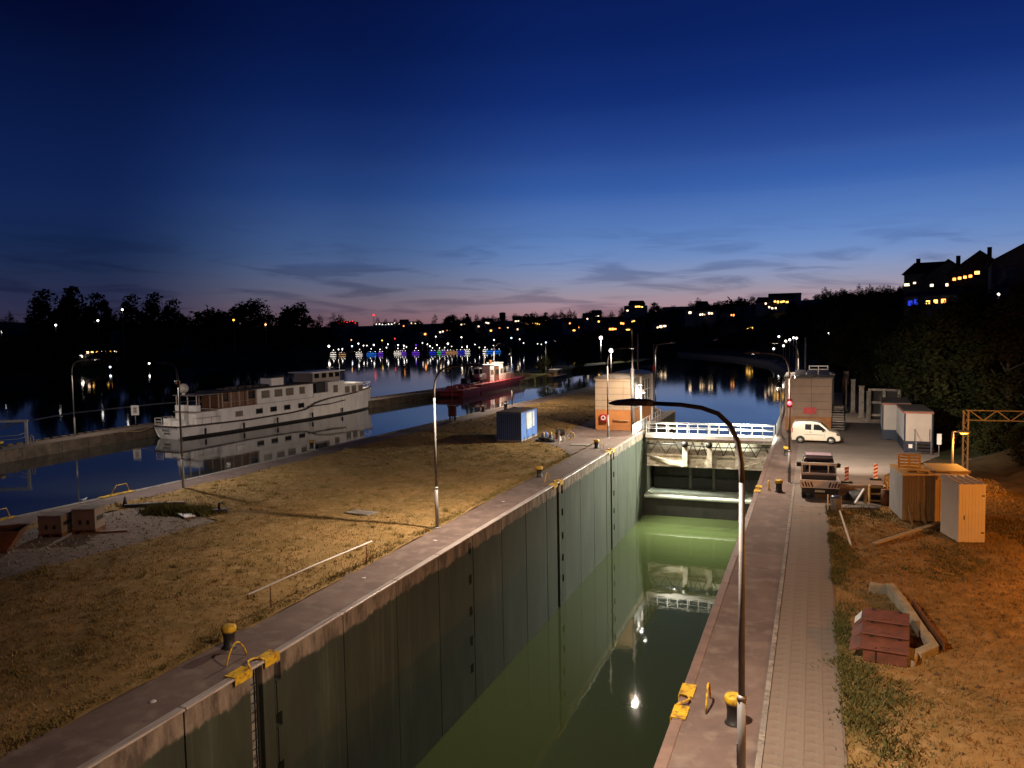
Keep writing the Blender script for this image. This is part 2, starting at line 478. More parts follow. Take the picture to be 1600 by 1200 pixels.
# island between the lock and the basin
QE = [(-40, -46.0), (25, -43.9), (45, -42.3), (70, -41.4), (105, -40.0), (141, -38.4), (152, -37.4)]       # quay edge x by y
isl = [(-16.45, -40), (-16.45, 80), (-17.15, 80), (-17.15, 96), (-37.4, 152), (-38.4, 141), (-40.0, 105), (-41.4, 70), (-42.3, 45), (-43.9, 25), (-46.0, -40)]
mb = MB().prism(isl, -11, -0.12)
struct(mb.build('lock_island', concrete))
grav_poly = [(-39.4, 20), (-32.7, 21.5), (-31.7, 27.9), (-31.0, 33.2), (-33.0, 34.3), (-36.0, 34.2), (-38.4, 34.6), (-39.6, 30)]
apron_poly = [(-18.62, 61.5), (-18.62, 60.2), (-21.0, 64.5), (-25.3, 68.5), (-23.5, 74), (-24.2, 92), (-18.0, 97), (-17.2, 96), (-17.2, 80), (-18.62, 80)]
def isl_grass_z(x, y):
    return 0.015 + 0.05 * vnoise(x, y, .35) + 0.035 * vnoise(x, y, 1.6)
def in_isl_grass(x, y):
    if x > -18.55 or x < lerp_tab(QE, y) + 2.7: return False
    if y > 96 and x > -17.2 - (y - 96) * 20.2 / 56 - 0.8: return False
    return not pip(x, y, apron_poly) and not pip(x, y, grav_poly)
grass = struct(grid(-43, -18.4, -12, 152, 0.5, isl_grass_z, in_isl_grass).build('dry_meadow', dry_grass))
mb = MB().prism(grav_poly, -0.11, 0.012); struct(mb.build('gravel_ground', gravel_m))
mb = MB().prism(apron_poly, -0.11, 0.006); struct(mb.build('island_apron', asphalt))
mb = MB().prism([(-18.62, -40), (-16.2, -40), (-16.2, 80), (-18.62, 80)], -0.11, 0.0); struct(mb.build('island_walkway', asphalt))
q1 = [(lerp_tab(QE, y) + .42, y) for y in (-40, 25, 45, 70, 105, 141, 151)]
q2 = [(lerp_tab(QE, y) + 2.9, y) for y in (151, 141, 105, 70, 45, 25, -40)]
mb = MB().prism((q1 + q2)[::-1], -0.11, 0.0); struct(mb.build('basin_walkway', asphalt))
# kerb stones along the basin quay
quay = thing('basin_quay_edge', 'pale concrete coping stones along the basin edge of the island', 'kerb', (0, 0, 0))
ys = [-2 + 2.6 * k for k in range(60)]
for a, b in zip(ys, ys[1:]):
    xa, xb = lerp_tab(QE, a), lerp_tab(QE, b)
    MB().prism([(xa - .04, a + .02), (xa + .40, a + .02), (xb + .40, b - .02), (xb - .04, b - .02)], -0.45, 0.03).build('coping_stone', concrete, quay)

# ---------------- left chamber wall with joints, ladder recesses and bollard niches
WX = -16.15
wall = thing('lock_wall', 'dark algae stained concrete chamber wall with pale weathered top band', 'wall')
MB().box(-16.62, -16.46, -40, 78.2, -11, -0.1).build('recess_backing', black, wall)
joints = [-11.3 + 3.87 * k for k in range(24)]
joints[-1] = 78.0
lad_y = [18.75, 49.1, 63.85]
nich_y = [(34.75, .19), (19.75, .17), (50.05, .17), (64.75, .17)]
NZ = [(-0.35, -0.95), (-2.0, -2.5), (-3.65, -4.15), (-5.2, -5.7), (-6.65, -7.15)]
cuts = []
for y in lad_y: cuts.append((y - .28, y + .28, 'ladder'))
for y, w in nich_y: cuts.append((y - w, y + w, 'niche'))
cuts.sort()
for a, b in zip(joints, joints[1:]):
    a += .03; b -= .03
    segs = []; y = a
    for c0, c1, k in cuts:
        if c1 <= a or c0 >= b: continue
        c0 = max(c0, a); c1 = min(c1, b)
        if c0 > y + .01: segs.append((y, c0, 'wall'))
        segs.append((c0, c1, k)); y = c1
    if y < b - .01: segs.append((y, b, 'wall'))
    for s0, s1, k in segs:
        j = rnd.uniform(-.012, .012)
        ragged = rnd.uniform(-.06, .06)
        if k == 'wall':
            MB().box(-16.45, WX + j, s0, s1, -10.5, -.07).build('wall_panel', tide_conc, wall, bevel=.012)
        elif k == 'niche':
            z = -0.07
            for n0, n1 in NZ + [(-10.5, -10.6)]:
                MB().box(-16.45, WX + j, s0, s1, n0, z).build('niche_block', tide_conc, wall)
                z = n1
for a, b in zip(joints, joints[1:]):
    mb = MB(); mb.box(-16.36, -16.06, a + .012, b - .012, -0.06, 0.022)
    o = mb.build('coping_edge', coping_m, wall, bevel=.03)
# ladders in the recesses with yellow edge plates and grab hoops
def ladder(y, label, side=-1, depth=True):
    t = thing('lock_ladder', label, 'ladder', (WX if side < 0 else -3.35, y, 0), 0 if side < 0 else math.pi, 'ladders in the lock walls')
    if depth:
        for dy in (-.2, .2): MB().box(-.2, -.14, dy - .03, dy + .03, -9.4, -.1).build('ladder_rail', black, t)
        for k in range(30): MB().tube([(-.17, -.2, -.35 - .3 * k), (-.17, .2, -.35 - .3 * k)], .018, 6).build('rung', black, t)
    for a, b in ((-1.05, -.3), (.3, 1.0)):
        MB().box(-.30, .10, a, b, 0.024, .055).build('edge_plate', yellow, t)
        MB().box(.085, .11, a, b, -.22, .02).build('edge_lip', yellow, t)
    MB().tube([(.05, -.32, .05), (-.05, -.28, .11), (-.2, -.14, .13), (-.25, 0, .12), (-.2, .14, .13), (-.05, .28, .11), (.05, .32, .05)], .035, 8).build('rung_top', yellow, t)
    MB().tube([(-.75, -.46 + .92 * i / 12, .04 + .58 * math.sin(math.pi * i / 12) ** .8) for i in range(13)], .03, 8).build('grab_hoop', yellow, t)
    return t
ladder(lad_y[0], 'yellow edged wall ladder with grab hoop nearest the camera on island side')
ladder(lad_y[1], 'yellow edged wall ladder with grab hoop halfway along the island side wall')
ladder(lad_y[2], 'yellow edged wall ladder nearest the lock gate on island side')
ladder(20.7, 'bright yellow edge plates and hoop of the ladder beside foreground lamp post', 1, False)
ladder(50.6, 'small yellow ladder plates and hoop on right lock edge below the gate', 1, False)

# ---------------- right chamber wall and its strips
rw = thing('right_lock_wall', 'right hand concrete chamber wall with rusty coping edge', 'wall')
MB().box(-3.34, -1.3, -40, 84, -11, -0.06).build('wall_core', concrete, rw)
for a, b in zip(joints, joints[1:]):
    MB().box(-3.42, -3.12, a + .012, b - .012, -0.058, 0.02).build('coping_edge', nosing_m, rw, bevel=.03)
mb = MB().prism([(-3.12, -40), (-1.21, -40), (-1.21, 150), (-3.12, 150)], -0.3, 0.0); struct(mb.build('lock_side_walkway', asphalt))
mb = MB().box(-1.21, -1.07, -40, 53.3, -0.3, 0.035); struct(mb.build('path_kerb', concrete))
path = struct(MB().box(-1.07, .80, -40, 46.5, -0.3, -0.006).build('paved_path', paver))
slab = MB().box(-.195, .195, -.195, .195, 0, .06).mesh('paving_slab', paver)
cnt = 0
for j in range(70):
    for i in range(4):
        if cnt >= 300: break
        o = bpy.data.objects.new('paving_slab', slab); COL.objects.link(o); o.parent = path
        o.location = (-.85 + .45 * i + .02, 16.4 + .43 * j, -.052 + rnd.uniform(0, .004)); o.rotation_euler = (rnd.uniform(-.006, .006), rnd.uniform(-.006, .006), rnd.uniform(-.008, .008)); o.scale = (1.14, 1.09, 1)
        cnt += 1
mb = MB()
for j in range(75, 145):
    pass
struct(MB().box(-1.07, .80, 46.5 - .05, 46.55, -.3, .004).build('path_end_strip', concrete))
yard_poly = [(-1.07, 46.55), (.9, 46.55), (3.6, 47.4), (4.6, 58), (6.7, 62), (9.4, 68), (9.4, 130), (-1.21, 130), (-1.21, 53.3), (-1.07, 53.3)]
mb = MB().prism(yard_poly, -0.3, 0.0); struct(mb.build('yard_pavement', yard))
struct(MB().box(-.4, 1.1, 56.5, 62.5, -0.02, .004).build('yard_patch_grey', M('patch', (0.11, .10, .092), .9)))
struct(MB().box(.35, .95, 66.0, 67.0, -0.02, .008).build('drain_cover', concrete))
# right bank beyond the gate
RB = [(80, -3.35), (104, -3.6), (150, -5.0), (208, -6.6), (259, -13.7), (303, -27.6), (364, -60)]
bl = [(x, y) for y, x in RB] + [(14, 364), (14, 80)]
mb = MB().prism([(-3.35, 84.4)] + bl[1:-1] + [(14, 84.4)], -6, -0.32); struct(mb.build('right_bank_ground', concrete))
mb = MB().prism([(-3.3, 83.9), (-1.22, 83.9), (-1.22, 130), (-4.3, 130)], -0.31, -0.004); struct(mb.build('bank_walkway', asphalt))
BK = [(-60, 16.5), (40, 16.5), (52, 13.5), (66, 11.0), (90, 10.5), (130, 9.0), (208, 2.0), (259, 0), (303, -8), (364, -24), (440, -50), (760, -90)]
def hill_x0(y): return lerp_tab(BK, y)
def slope_z(x, y):
    d = x - hill_x0(y)
    if d < 0: z = -0.012
    elif d < 30: z = 0.5 * d * min(1, d / 6 + .25) if d < 4.5 else .5 * d
    else: z = 15 + (d - 30) * .2
    return z + (0.05 * vnoise(x, y, .5) if d < 0 else 0.25 * vnoise(x, y, .3))
def in_slope(x, y):
    if y < 46.6: return x > .78
    if pip(x, y, yard_poly): return False
    if y <= 130: return x > 3.4
    return x > lerp_tab(RB, y) + 3
def shaded_side(x, y): return x > 8.0 + .18 * (44 - y) + .5 * math.sin(y * .5) and y > 36
struct(grid(.8, 18, 6, 66, .45, slope_z, lambda x, y: in_slope(x, y) and not shaded_side(x, y)).build('rough_grass_ground', dry_grass))
struct(grid(.8, 18, 6, 66, .45, slope_z, lambda x, y: in_slope(x, y) and shaded_side(x, y)).build('shaded_ground', M('earth', (.085, .055, .028), .95, col2=(.05, .036, .018), scale=.8, bump=.7, bscale=4, spec=.1)))  # soil darkened here: kiosk shade and weak lamplight put into the colour
struct(grid(3.4, 18, 66, 130, 1.0, slope_z, in_slope).build('slope_ground', soil))
struct(grid(18, 140, 6, 760, 4.0, slope_z).build('hillside_ground', soil))
struct(grid(-72, 18, 130, 366, 4.0, slope_z, in_slope).build('bank_slope_ground', soil))
struct(grid(-80, 18, 366, 760, 8.0, slope_z).build('back_slope_ground', soil))

# ---------------- far shore hills, lofted from the shoreline outwards
SH = [(-205, 40), (-218, 112), (-234, 142), (-248, 171), (-256, 229), (-275, 328), (-294, 398), (-290, 448), (-233, 472), (-171, 492), (-108, 420), (-63.5, 368)]
HG = [12, 16, 21, 22, 21, 19, 18, 19, 20, 23, 29, 31]
DR = [(-1, -.15), (-1, .05), (-1, .2), (-1, .3), (-.9, .42), (-.75, .66), (-.6, .8), (-.4, .9), (-.25, .97), (.05, 1), (.35, .94), (.6, .8)]
prof = [(-3, -4), (0, -1.7), (3, .4), (14, 1.2), (60, .35), (130, .8), (230, 1.0), (420, 1.05), (800, 1.0), (1500, .8)]
rings = []
for (x, y), h, d in zip(SH, HG, DR):
    l = math.hypot(*d); ring = []
    for k, (dd, zz) in enumerate(prof):
        z = zz if k < 4 else (1.2 + zz * h)
        ring.append((x + d[0] / l * dd, y + d[1] / l * dd, z + (rnd.uniform(-1, 1) if k > 5 else 0)))
    rings.append(ring)
struct(MB().loft(rings, 0, closed=False, smooth=True).build('far_hills', soil))
# mole between basin and river
MF = [(20, -72.4), (51, -73.9), (60, -74.6), (71, -75.1), (90, -72.0), (106.6, -67.6), (119, -66.4), (151, -62.6), (176, -61.0), (216, -66), (262, -56)]
MZ = -0.5
def mole_w(y): return 3.6 if y < 120 else 3.6 + (y - 120) * .03
mole = thing('harbour_mole', 'long low stone mole separating the basin from the river', 'mole')
mys = [20, 35, 51, 60, 71, 80, 90, 98, 106.6, 119, 135, 151, 176]
poly = [(lerp_tab(MF, y) - .1, y) for y in mys] + [(lerp_tab(MF, y) - mole_w(y), y) for y in mys[::-1]]
MB().prism(poly, -6, MZ - .03).build('core', concrete, mole)
MB().prism([(lerp_tab(MF, y) - .55, y) for y in mys] + [(lerp_tab(MF, y) - mole_w(y) + .4, y) for y in mys[::-1]], MZ - .05, MZ).build('walkway', yard, mole)
stone_m = M('mole_stone', (0.17, 0.125, 0.085), .9, col2=(.085, .06, .042), scale=1.2, bump=.6, bscale=6)
for side in (0, 1):
    y = 21.0
    while y < 175:
        l = rnd.uniform(1.3, 2.0) if side == 0 else 1.1
        for row in range(3 if side == 0 else 1):
            xa = lerp_tab(MF, y) - (0 if side == 0 else mole_w(y)); xb = lerp_tab(MF, y + l) - (0 if side == 0 else mole_w(y + l))
            j = rnd.uniform(-.03, .06)
            zz = MZ + .05 - .45 * row if side == 0 else MZ + .16
            if side == 0: p = [(xa + j, y + .015), (xb + j, y + l - .015), (xb - .5, y + l - .015), (xa - .5, y + .015)]
            else: p = [(xa + .4, y + .1), (xb + .4, y + l - .35), (xb, y + l - .35), (xa, y + .1)]
            MB().prism(p, zz - (.44 if side == 0 else .2), zz).build('stone_block', stone_m, mole)
        y += l
# low planted bank carrying on from the mole
mb = MB()
by = [170, 190, 216, 240, 262, 285]
mb.prism([(lerp_tab(MF, y) + .5, y) for y in by] + [(lerp_tab(MF, y) - 14 + (y - 170) * .08, y) for y in by[::-1]], -4, -0.2)
struct(mb.build('planted_bank', green_grass))
# ================================================================== LAMPS ON THE LOCK
WARM = (1.0, 0.82, 0.64)
def lamp_post(loc, rz, label, watts=4800, color=WARM, group='curved lamp posts along the lock', lit=True, h=8.5, arm=2.9, dark=False, size=166, lens=None, added_flood=None):
    """post at loc; the arm points along local +x"""
    t = thing('lamp_post', label, 'lamp post', loc, rz, group)
    m = pole_dark if dark else galv
    MB().tube([(0, 0, 0), (0, 0, 2.1)], .095, 12).build('post_base', galv, t)
    MB().lathe([(.17, 0), (.17, .03), (.10, .05)], 12).build('base_plate', steel, t)
    MB().tube([(0, 0, 2.1), (0, 0, 2.16), (0, 0, 2.2)], [.11, .105, .072], 12).build('collar', steel, t)
    MB().box(.085, .10, -.05, .05, .6, 1.1).build('inspection_door', galv, t)
    MB().tube([(0, 0, 2.15), (0, 0, h - 1.6)], [.072, .062], 12).build('post_upper', post_m, t)
    c = [(0, 0, h - 1.6), (.02, 0, h - 1.15), (.09, 0, h - .72), (.25, 0, h - .36), (.5, 0, h - .12), (.85, 0, h), (1.3, 0, h + .06), (arm - .95, 0, h + .08)]
    MB().tube(c, [.062, .06, .058, .055, .052, .05, .05, .048], 10).build('arm', pole_dark if lit else galv, t)
    a0, a1 = arm - 1.0, arm
    hz = h + .08
    ring = lambda x, w, zt, zb: [(x, -w, hz + zb), (x, w, hz + zb), (x, w, hz + zt * .6), (x, w * .6, hz + zt), (x, -w * .6, hz + zt), (x, -w, hz + zt * .6)]
    MB().loft([ring(a0, .06, .06, -.06), ring(a0 + .12, .12, .09, -.05), ring(a0 + .5, .16, .10, -.05), ring(a1 - .15, .14, .06, -.05), ring(a1, .07, .01, -.03)]).build('lamp_head', pole_dark, t)
    if lit:
        MB().add([(a0 + .3, -.09, hz - .0535), (a0 + .3, .09, hz - .0535), (a1 - .25, .09, hz - .0515), (a1 - .25, -.09, hz - .0515)], [(3, 2, 1, 0)]).build('lens', lens or lens_w, t)
        spot('lamp_light', t, (a1 - .45, 0, hz - .12), (a1 - .45, 0, 0), watts, color, size, .6, .10)
        if added_flood:  # extra flood fixture, added to brighten the ship and basin
            MB().box(.06, .28, -.16, .16, h - 1.35, h - 1.12).build('flood_housing', steel, t, bevel=.02)
            MB().add([(.284, -.14, h - 1.33), (.284, .14, h - 1.33), (.284, .14, h - 1.14), (.284, -.14, h - 1.14)], [(0, 1, 2, 3)]).build('flood_lens', lens_w, t)
            spot('flood_light', t, (.36, 0, h - 1.24), added_flood[0], added_flood[1], color, added_flood[2], .8, .10)
    return t
lamp_post((-1.42, 17.0, 0), math.pi, 'tall curved lamp post in the foreground, its dark arm reaching over the lock', 6400)
lamp_post((-18.45, 35.7, 0), 0, 'curved lamp post on island side nearest the long white pole rack', 8600)
red_post = lamp_post((-1.46, 53.2, 0), math.pi, 'curved lamp post carrying the glowing red signal beside the pickup', 6000)
MB().box(-.16, .16, .05, .14, 5.02, 5.58).build('signal_board', black, red_post)
MB().box(-.16, .16, -.17, -.08, 5.02, 5.58).build('signal_housing', black, red_post)
o = MB().lathe([(.13, 0), (.11, .05), (.05, .09)], 14).build('signal_lens', lens_red, red_post, loc=(-.0, .15, 5.3)); o.rotation_euler = (R(-90), 0, 0)
MB().box(-.30, -.06, -.16, .16, 6.9, 7.12).build('flood_housing', steel, red_post, bevel=.02)  # floodlight added to this post to brighten the yard
MB().add([(-.31, -.14, 6.92), (-.31, .14, 6.92), (-.31, .14, 7.10), (-.31, -.14, 7.10)], [(0, 1, 2, 3)]).build('flood_lens', lens_w, red_post)
spot('flood_light', red_post, (-.40, 0, 7.0), (-6.0, -15.0, 0), 17000, (1.0, .88, .72), 72, .8, .1)
li = bpy.data.lights.new('signal_light', 'POINT'); li.energy = 30; li.color = (1, .03, .04); li.shadow_soft_size = .1
o = bpy.data.objects.new('signal_light', li); COL.objects.link(o); o.parent = red_post; o.location = (0, .45, 5.3)
lamp_post((-18.35, 71.5, 0), 0, 'curved lamp post standing in front of the orange control house', 7200)
lamp_post((-1.55, 89.0, 0), math.pi, 'curved lamp post behind the brown control house on the right', 4200)
lamp_post((-20.6, 107.0, -.1), R(10), 'curved lamp post behind the orange control house, lamp over dark water', 3500)
lamp_post((-40.0, 40.0, 0), math.pi - .3, 'curved lamp post at basin edge in front of the white ship', 3000, color=(1, .92, .86), added_flood=((40, -10, 2), 15000, 84))
lamp_post((-39.4, 100.0, 0), math.pi, 'thin curved lamp post at basin edge behind the blue container', 7500, added_flood=((28, 10, -1), 6000, 120))
lamp_post((-76.6, 61.3, MZ), R(50), 'lone pale lamp post on the mole left of white ship', 1600)
lamp_post((-72.6, 107.0, MZ), R(40), 'lamp post on the mole rising behind the white ship bow', 2200, h=8.0)
lamp_post((-63.5, 151.0, MZ), R(0), 'lamp post on the mole beside the two moored work boats', 11000, size=174)
lamp_post((-62.5, 182.0, MZ), R(10), 'lamp post where mole turns into planted bank', 2200)
# sodium street lamps on the right
def sodium(loc, rz, label, h, watts, reach=.55):
    t = thing('street_lamp', label, 'street lamp', loc, rz, 'sodium street lamps')
    MB().tube([(0, 0, 0), (0, 0, h)], [.075, .055], 10).build('post', galv, t)
    MB().tube([(0, 0, h), (.1, 0, h + .03), (reach - .3, 0, h)], .035, 8).build('arm', galv, t)
    rg = lambda x, w, a, b: [(x, -w, h + a), (x, w, h + a), (x, w * .7, h + b), (x, -w * .7, h + b)]
    MB().loft([rg(reach - .35, .06, -.05, .05), rg(reach - .15, .16, -.06, .09), rg(reach + .25, .16, -.04, .08), rg(reach + .4, .06, -.02, .04)]).build('lamp_head', steel, t)
    MB().loft([[(reach - .2, -.13, h - .06), (reach + .3, -.13, h - .045), (reach + .3, .13, h - .045), (reach - .2, .13, h - .06)], [(reach - .1, -.08, h - .15), (reach + .2, -.08, h - .13), (reach + .2, .08, h - .13), (reach - .1, .08, h - .15)]]).build('lens', lens_o, t)
    li = bpy.data.lights.new('sodium_light', 'POINT'); li.energy = watts; li.color = (1.0, .36, .04); li.shadow_soft_size = .12
    o = bpy.data.objects.new('sodium_light', li); COL.objects.link(o); o.parent = t; o.location = (reach + .05, 0, h - .3)
    return t
sodium((7.75, 52.0, 0), .1, 'lit orange sodium lamp on a short post behind the orange shed', 3.85, 1500)
sodium((16.2, 31.5, slope_z(16.2, 31.5) - .2), math.pi, 'sodium street lamp beside the path on the grass bank', 6.2, 5000, 1.6)
sodium((14.0, 11.5, 0), math.pi * .75, 'sodium street lamp on the grass close to the bridge', 7.0, 3600, 1.2)

# ================================================================== BOLLARDS
def bollard(loc, label):
    t = thing('mooring_bollard', label, 'bollard', loc, 0, 'yellow capped mooring bollards')
    MB().lathe([(.24, 0), (.24, .03), (.185, .05), (.18, .35), (.20, .50), (.235, .56)], 20).build('bollard_body', black, t)
    MB().lathe([(.235, .56), (.245, .60), (.245, .70), (.22, .745), (.12, .765), (.02, .77)], 20).build('bollard_cap', yellow, t)
    return t
b0 = bollard((-17.9, 19.55, 0), 'yellow capped black bollard beside the nearest island ladder')
for p, l in [((-1.86, 20.0, 0), 'yellow capped black bollard right beside the foreground lamp post'),
             ((-18.03, 50.75, 0), 'yellow capped bollard beside the middle ladder at the meadow edge'),
             ((-17.7, 64.9, 0), 'yellow capped bollard beside the pale slab near the orange house'),
             ((-1.98, 50.2, 0), 'yellow capped bollard at foot of the red signal post'),
             ((-2.0, 64.7, 0), 'yellow capped bollard on right lock edge nearest the white van'),
             ((-42.6, 58.0, 0), 'small bollard on basin edge opposite the white ship'),
             ((-40.4, 92.0, 0), 'small bollard on basin edge just above the blue container'),
             ((-75.9, 52.4, MZ), 'yellow bollard on the mole under the grey steel frame'),
             ((-76.5, 49.6, MZ), 'yellow bollard on the mole at left border of the picture')]:
    clone(b0, p, 0, l)

# ================================================================== GATE
G = 77.4
gate = thing('lock_gate', 'cream painted steel lock gate with white railed walkway across the chamber', 'lock gate', (0, 0, 0))
gz = -0.32
MB().box(-15.95, -3.45, G, G + 1.3, gz - .14, gz).build('walkway', white_p, gate)
MB().box(-15.95, -3.45, G - .06, G, gz - .34, gz + .02).build('walkway_edge', white_p, gate)
for k in range(13):
    x = -15.85 + k * 12.3 / 12
    MB().box(x - .035, x + .035, G + .0, G + .07, gz, gz + 1.1).build('rail_post', white_p, gate)
for z in (.12, .60, 1.08): MB().tube([(-15.9, G + .035, gz + z), (-3.5, G + .035, gz + z)], .034, 6).build('rail', white_p, gate)
for k in range(7):
    x = -15.85 + k * 12.3 / 6
    MB().box(x - .03, x + .03, G + 1.22, G + 1.28, gz, gz + 1.1).build('rail_post', white_p, gate)
for z in (.6, 1.08): MB().tube([(-15.9, G + 1.25, gz + z), (-3.5, G + 1.25, gz + z)], .03, 6).build('rail', white_p, gate)
# upper beam, trusses, body skin
MB().box(-15.9, -3.5, G + .15, G + .5, -1.02, -.80).build('top_beam', cream, gate)
def skin(x0, x1, zs, name, m, mi=0):
    mb = MB(); n = len(zs)
    vs = [(x, y, z) for x in (x0, x1) for y, z in zs] + [(x, y + .22, z) for x in (x0, x1) for y, z in zs]
    fs = [(i, n + i, n + i + 1, i + 1) for i in range(n - 1)] + [(2 * n + i + 1, 3 * n + i + 1, 3 * n + i, 2 * n + i) for i in range(n - 1)]
    fs += [(i + 1, 2 * n + i + 1, 2 * n + i, i) for i in range(n - 1)] + [(n + i, 3 * n + i, 3 * n + i + 1, n + i + 1) for i in range(n - 1)]
    mb.add(vs, fs, 0, False).build(name, m, gate)
cols = [-15.9, -12.0, -9.6, -6.9, -3.5]
for i, (x0, x1) in enumerate(zip(cols, cols[1:])):
    skin(x0 + .02, x1 - .02, [(G + 1.5, -1.0), (G + 1.2, -1.9), (G + .9, -2.5)], 'upper_panel', cream)
    skin(x0 + .02, x1 - .02, [(G + .55, -2.42), (G + .45, -2.9), (G + .42, -3.35), (G + .42, -3.5)], 'lower_panel', cream)
MB().box(-15.9, -3.5, G + .30, G + .40, -3.62, -3.46).build('bottom_beam', cream, gate)
MB().box(-15.9, -3.5, G + .36, G + .48, -2.52, -2.36).build('mid_beam', cream, gate)
for x in cols[1:4]:
    MB().box(x - .24, x + .24, G + .05, G + .5, -3.5, -1.0).build('column', cream, gate)
    MB().lathe([(.30, -.25), (.30, .25)], 16).build('pivot', black, gate, loc=(x, G + .02, -1.25)).rotation_euler = (R(90), 0, 0)
for i, (x0, x1) in enumerate(zip(cols, cols[1:])):
    n = 4
    for k in range(n):
        xa = x0 + .3 + (x1 - x0 - .6) * k / n; xb = x0 + .3 + (x1 - x0 - .6) * (k + 1) / n
        a, b = ((xa, -1.05), (xb, -2.35)) if k % 2 else ((xa, -2.35), (xb, -1.05))
        MB().beam((a[0], G + .42, a[1]), (b[0], G + .42, b[1]), .07, .07).build('lattice_bar', black, gate)
MB().tube([(-15.8, G + .1, -1.32), (-13, G + .1, -1.28), (-9, G + .1, -1.5), (-6.5, G + .1, -1.42), (-3.6, G + .1, -1.3)], .06, 8).build('pipe', black, gate)
MB().beam((-15.6, G + .3, -2.5), (-12.3, G + .1, -3.35), .22, .1).build('diagonal_brace', cream, gate)
MB().beam((-3.7, G + .3, -2.5), (-6.6, G + .1, -3.35), .22, .1).build('diagonal_brace', cream, gate)
# lower leaf, set back; shadow below the overhang painted into its dark wet steel
leafm = M('wet_shaded_steel', (.035, .032, .026), .5, col2=(.018, .018, .015), scale=1.5, stretch=(1, 1, .3))
for x0, x1 in zip(cols, cols[1:]):
    MB().box(x0 + .05, x1 - .05, G + 4.0, G + 4.25, -6.6, -3.55).build('lower_leaf', leafm, gate)
for x in cols[1:4]: MB().box(x - .16, x + .16, G + 3.7, G + 4.05, -6.6, -3.6).build('leaf_rib', M('wet_concrete', (.12, .12, .09), .7), gate)
for z in (-4.3, -5.4): MB().box(-15.8, -3.6, G + 3.8, G + 4.02, z - .08, z + .08).build('leaf_stringer', leafm, gate)
sill_m = M('green_lit_concrete', (.42, .45, .38), .6, col2=(.30, .34, .28), scale=1.2, bump=.25, bscale=8)  # pale green tone carries the light falling on the ledge
sill = thing('gate_sill', 'broad concrete sill below the gate with green light painted into its top', 'sill')
MB().box(-16.4, -3.3, 77.65, 84.4, -11, -6.98).build('sill_face', leafm, sill)
MB().box(-16.4, -3.3, 77.55, 84.4, -6.98, -6.62).build('sill_top', sill_m, sill, bevel=.12)
MB().box(-17.3, -3.3, 82.5, 84.45, -6.62, -3.4).build('back_wall', leafm, sill)
MB().box(-17.3, -3.3, 80.5, 84.45, -3.35, -1.75).build('upper_beam', leafm, sill)
# abutment on both sides of the gate and guard rails
ab = thing('gate_abutment', 'concrete gate abutment at the corner of the orange control house', 'abutment')
MB().box(-17.15, -16.17, 78.06, 95.8, -11, -0.06).build('abutment_wall', algae, ab)
MB().box(-17.2, -16.12, 80.02, 96.3, -0.05, .06).build('abutment_top', concrete, ab)
MB().prism([(-17.2, 96.3), (-16.1, 96.3), (-16.6, 99.5), (-17.6, 98.5)], -5, -.1).build('abutment_nose', concrete, ab)
def guard(pts, label, h=1.1, step=1.6, grp=None, name='guard_railing', mat=None):
    mat = mat or white_p
    t = thing(name, label, 'railing', (0, 0, 0), 0, grp)
    for z in (h * .5, h): MB().tube([(p[0], p[1], p[2] + z) for p in pts], .028, 6).build('rail', mat, t)
    for a, b in zip(pts, pts[1:]):
        n = max(1, int(round((Vector(b) - Vector(a)).length / step)))
        for k in range(n + (b == pts[-1])):
            p = Vector(a).lerp(Vector(b), k / n)
            MB().tube([p, p + Vector((0, 0, h))], .03, 6).build('post', mat, t)
    return t
rl = guard([(-16.3, 73.0, .02), (-16.3, 79.8, .02), (-16.3, 87.5, .06)], 'white guard railing on lock edge at the orange house')
for k in range(3):
    y0 = 73.1 + 2.3 * k
    MB().box(-16.33, -16.31, y0, y0 + 2.1, .15, 1.05).build('mesh_panel', M('grey_mesh', (.52, .52, .53), .5), rl)
guard([(-3.25, 76.5, .02), (-3.25, 84, .02), (-3.4, 100, .0)], 'white guard railing on lock edge left of brown control house')

# ================================================================== ORANGE CONTROL HOUSE
hs = thing('control_house', 'orange and cream lock control house with rounded roof on the island', 'building', (-21.1, 77.1, 0))
W_, D_, H_ = 3.75, 10.6, 5.3
MB().box(0, W_, 0, D_, 0, 2.1).build('base_wall', terracotta, hs)
MB().box(.04, W_ - .04, .04, D_ - .04, 2.1, 5.2).build('upper_core', black, hs)
zs = [2.1, 2.42, 3.07, 3.72, 4.37, 5.02, 5.32]
for r in range(6):
    for (x0, x1) in ((0, 1.45), (1.45, 2.95), (2.95, W_)):
        MB().box(x0 - (0 if x0 else .02) + .012, x1 - .012 + (0.02 if x1 == W_ else 0), -.03, .038, zs[r] + .014, zs[r + 1] - .014).build('cladding_panel', clad, hs, bevel=.008)
    for k in range(5):
        MB().box(-.03, .038, k * D_ / 5 + .05, (k + 1) * D_ / 5 - .02, zs[r] + .014, zs[r + 1] - .014).build('cladding_panel', clad, hs)
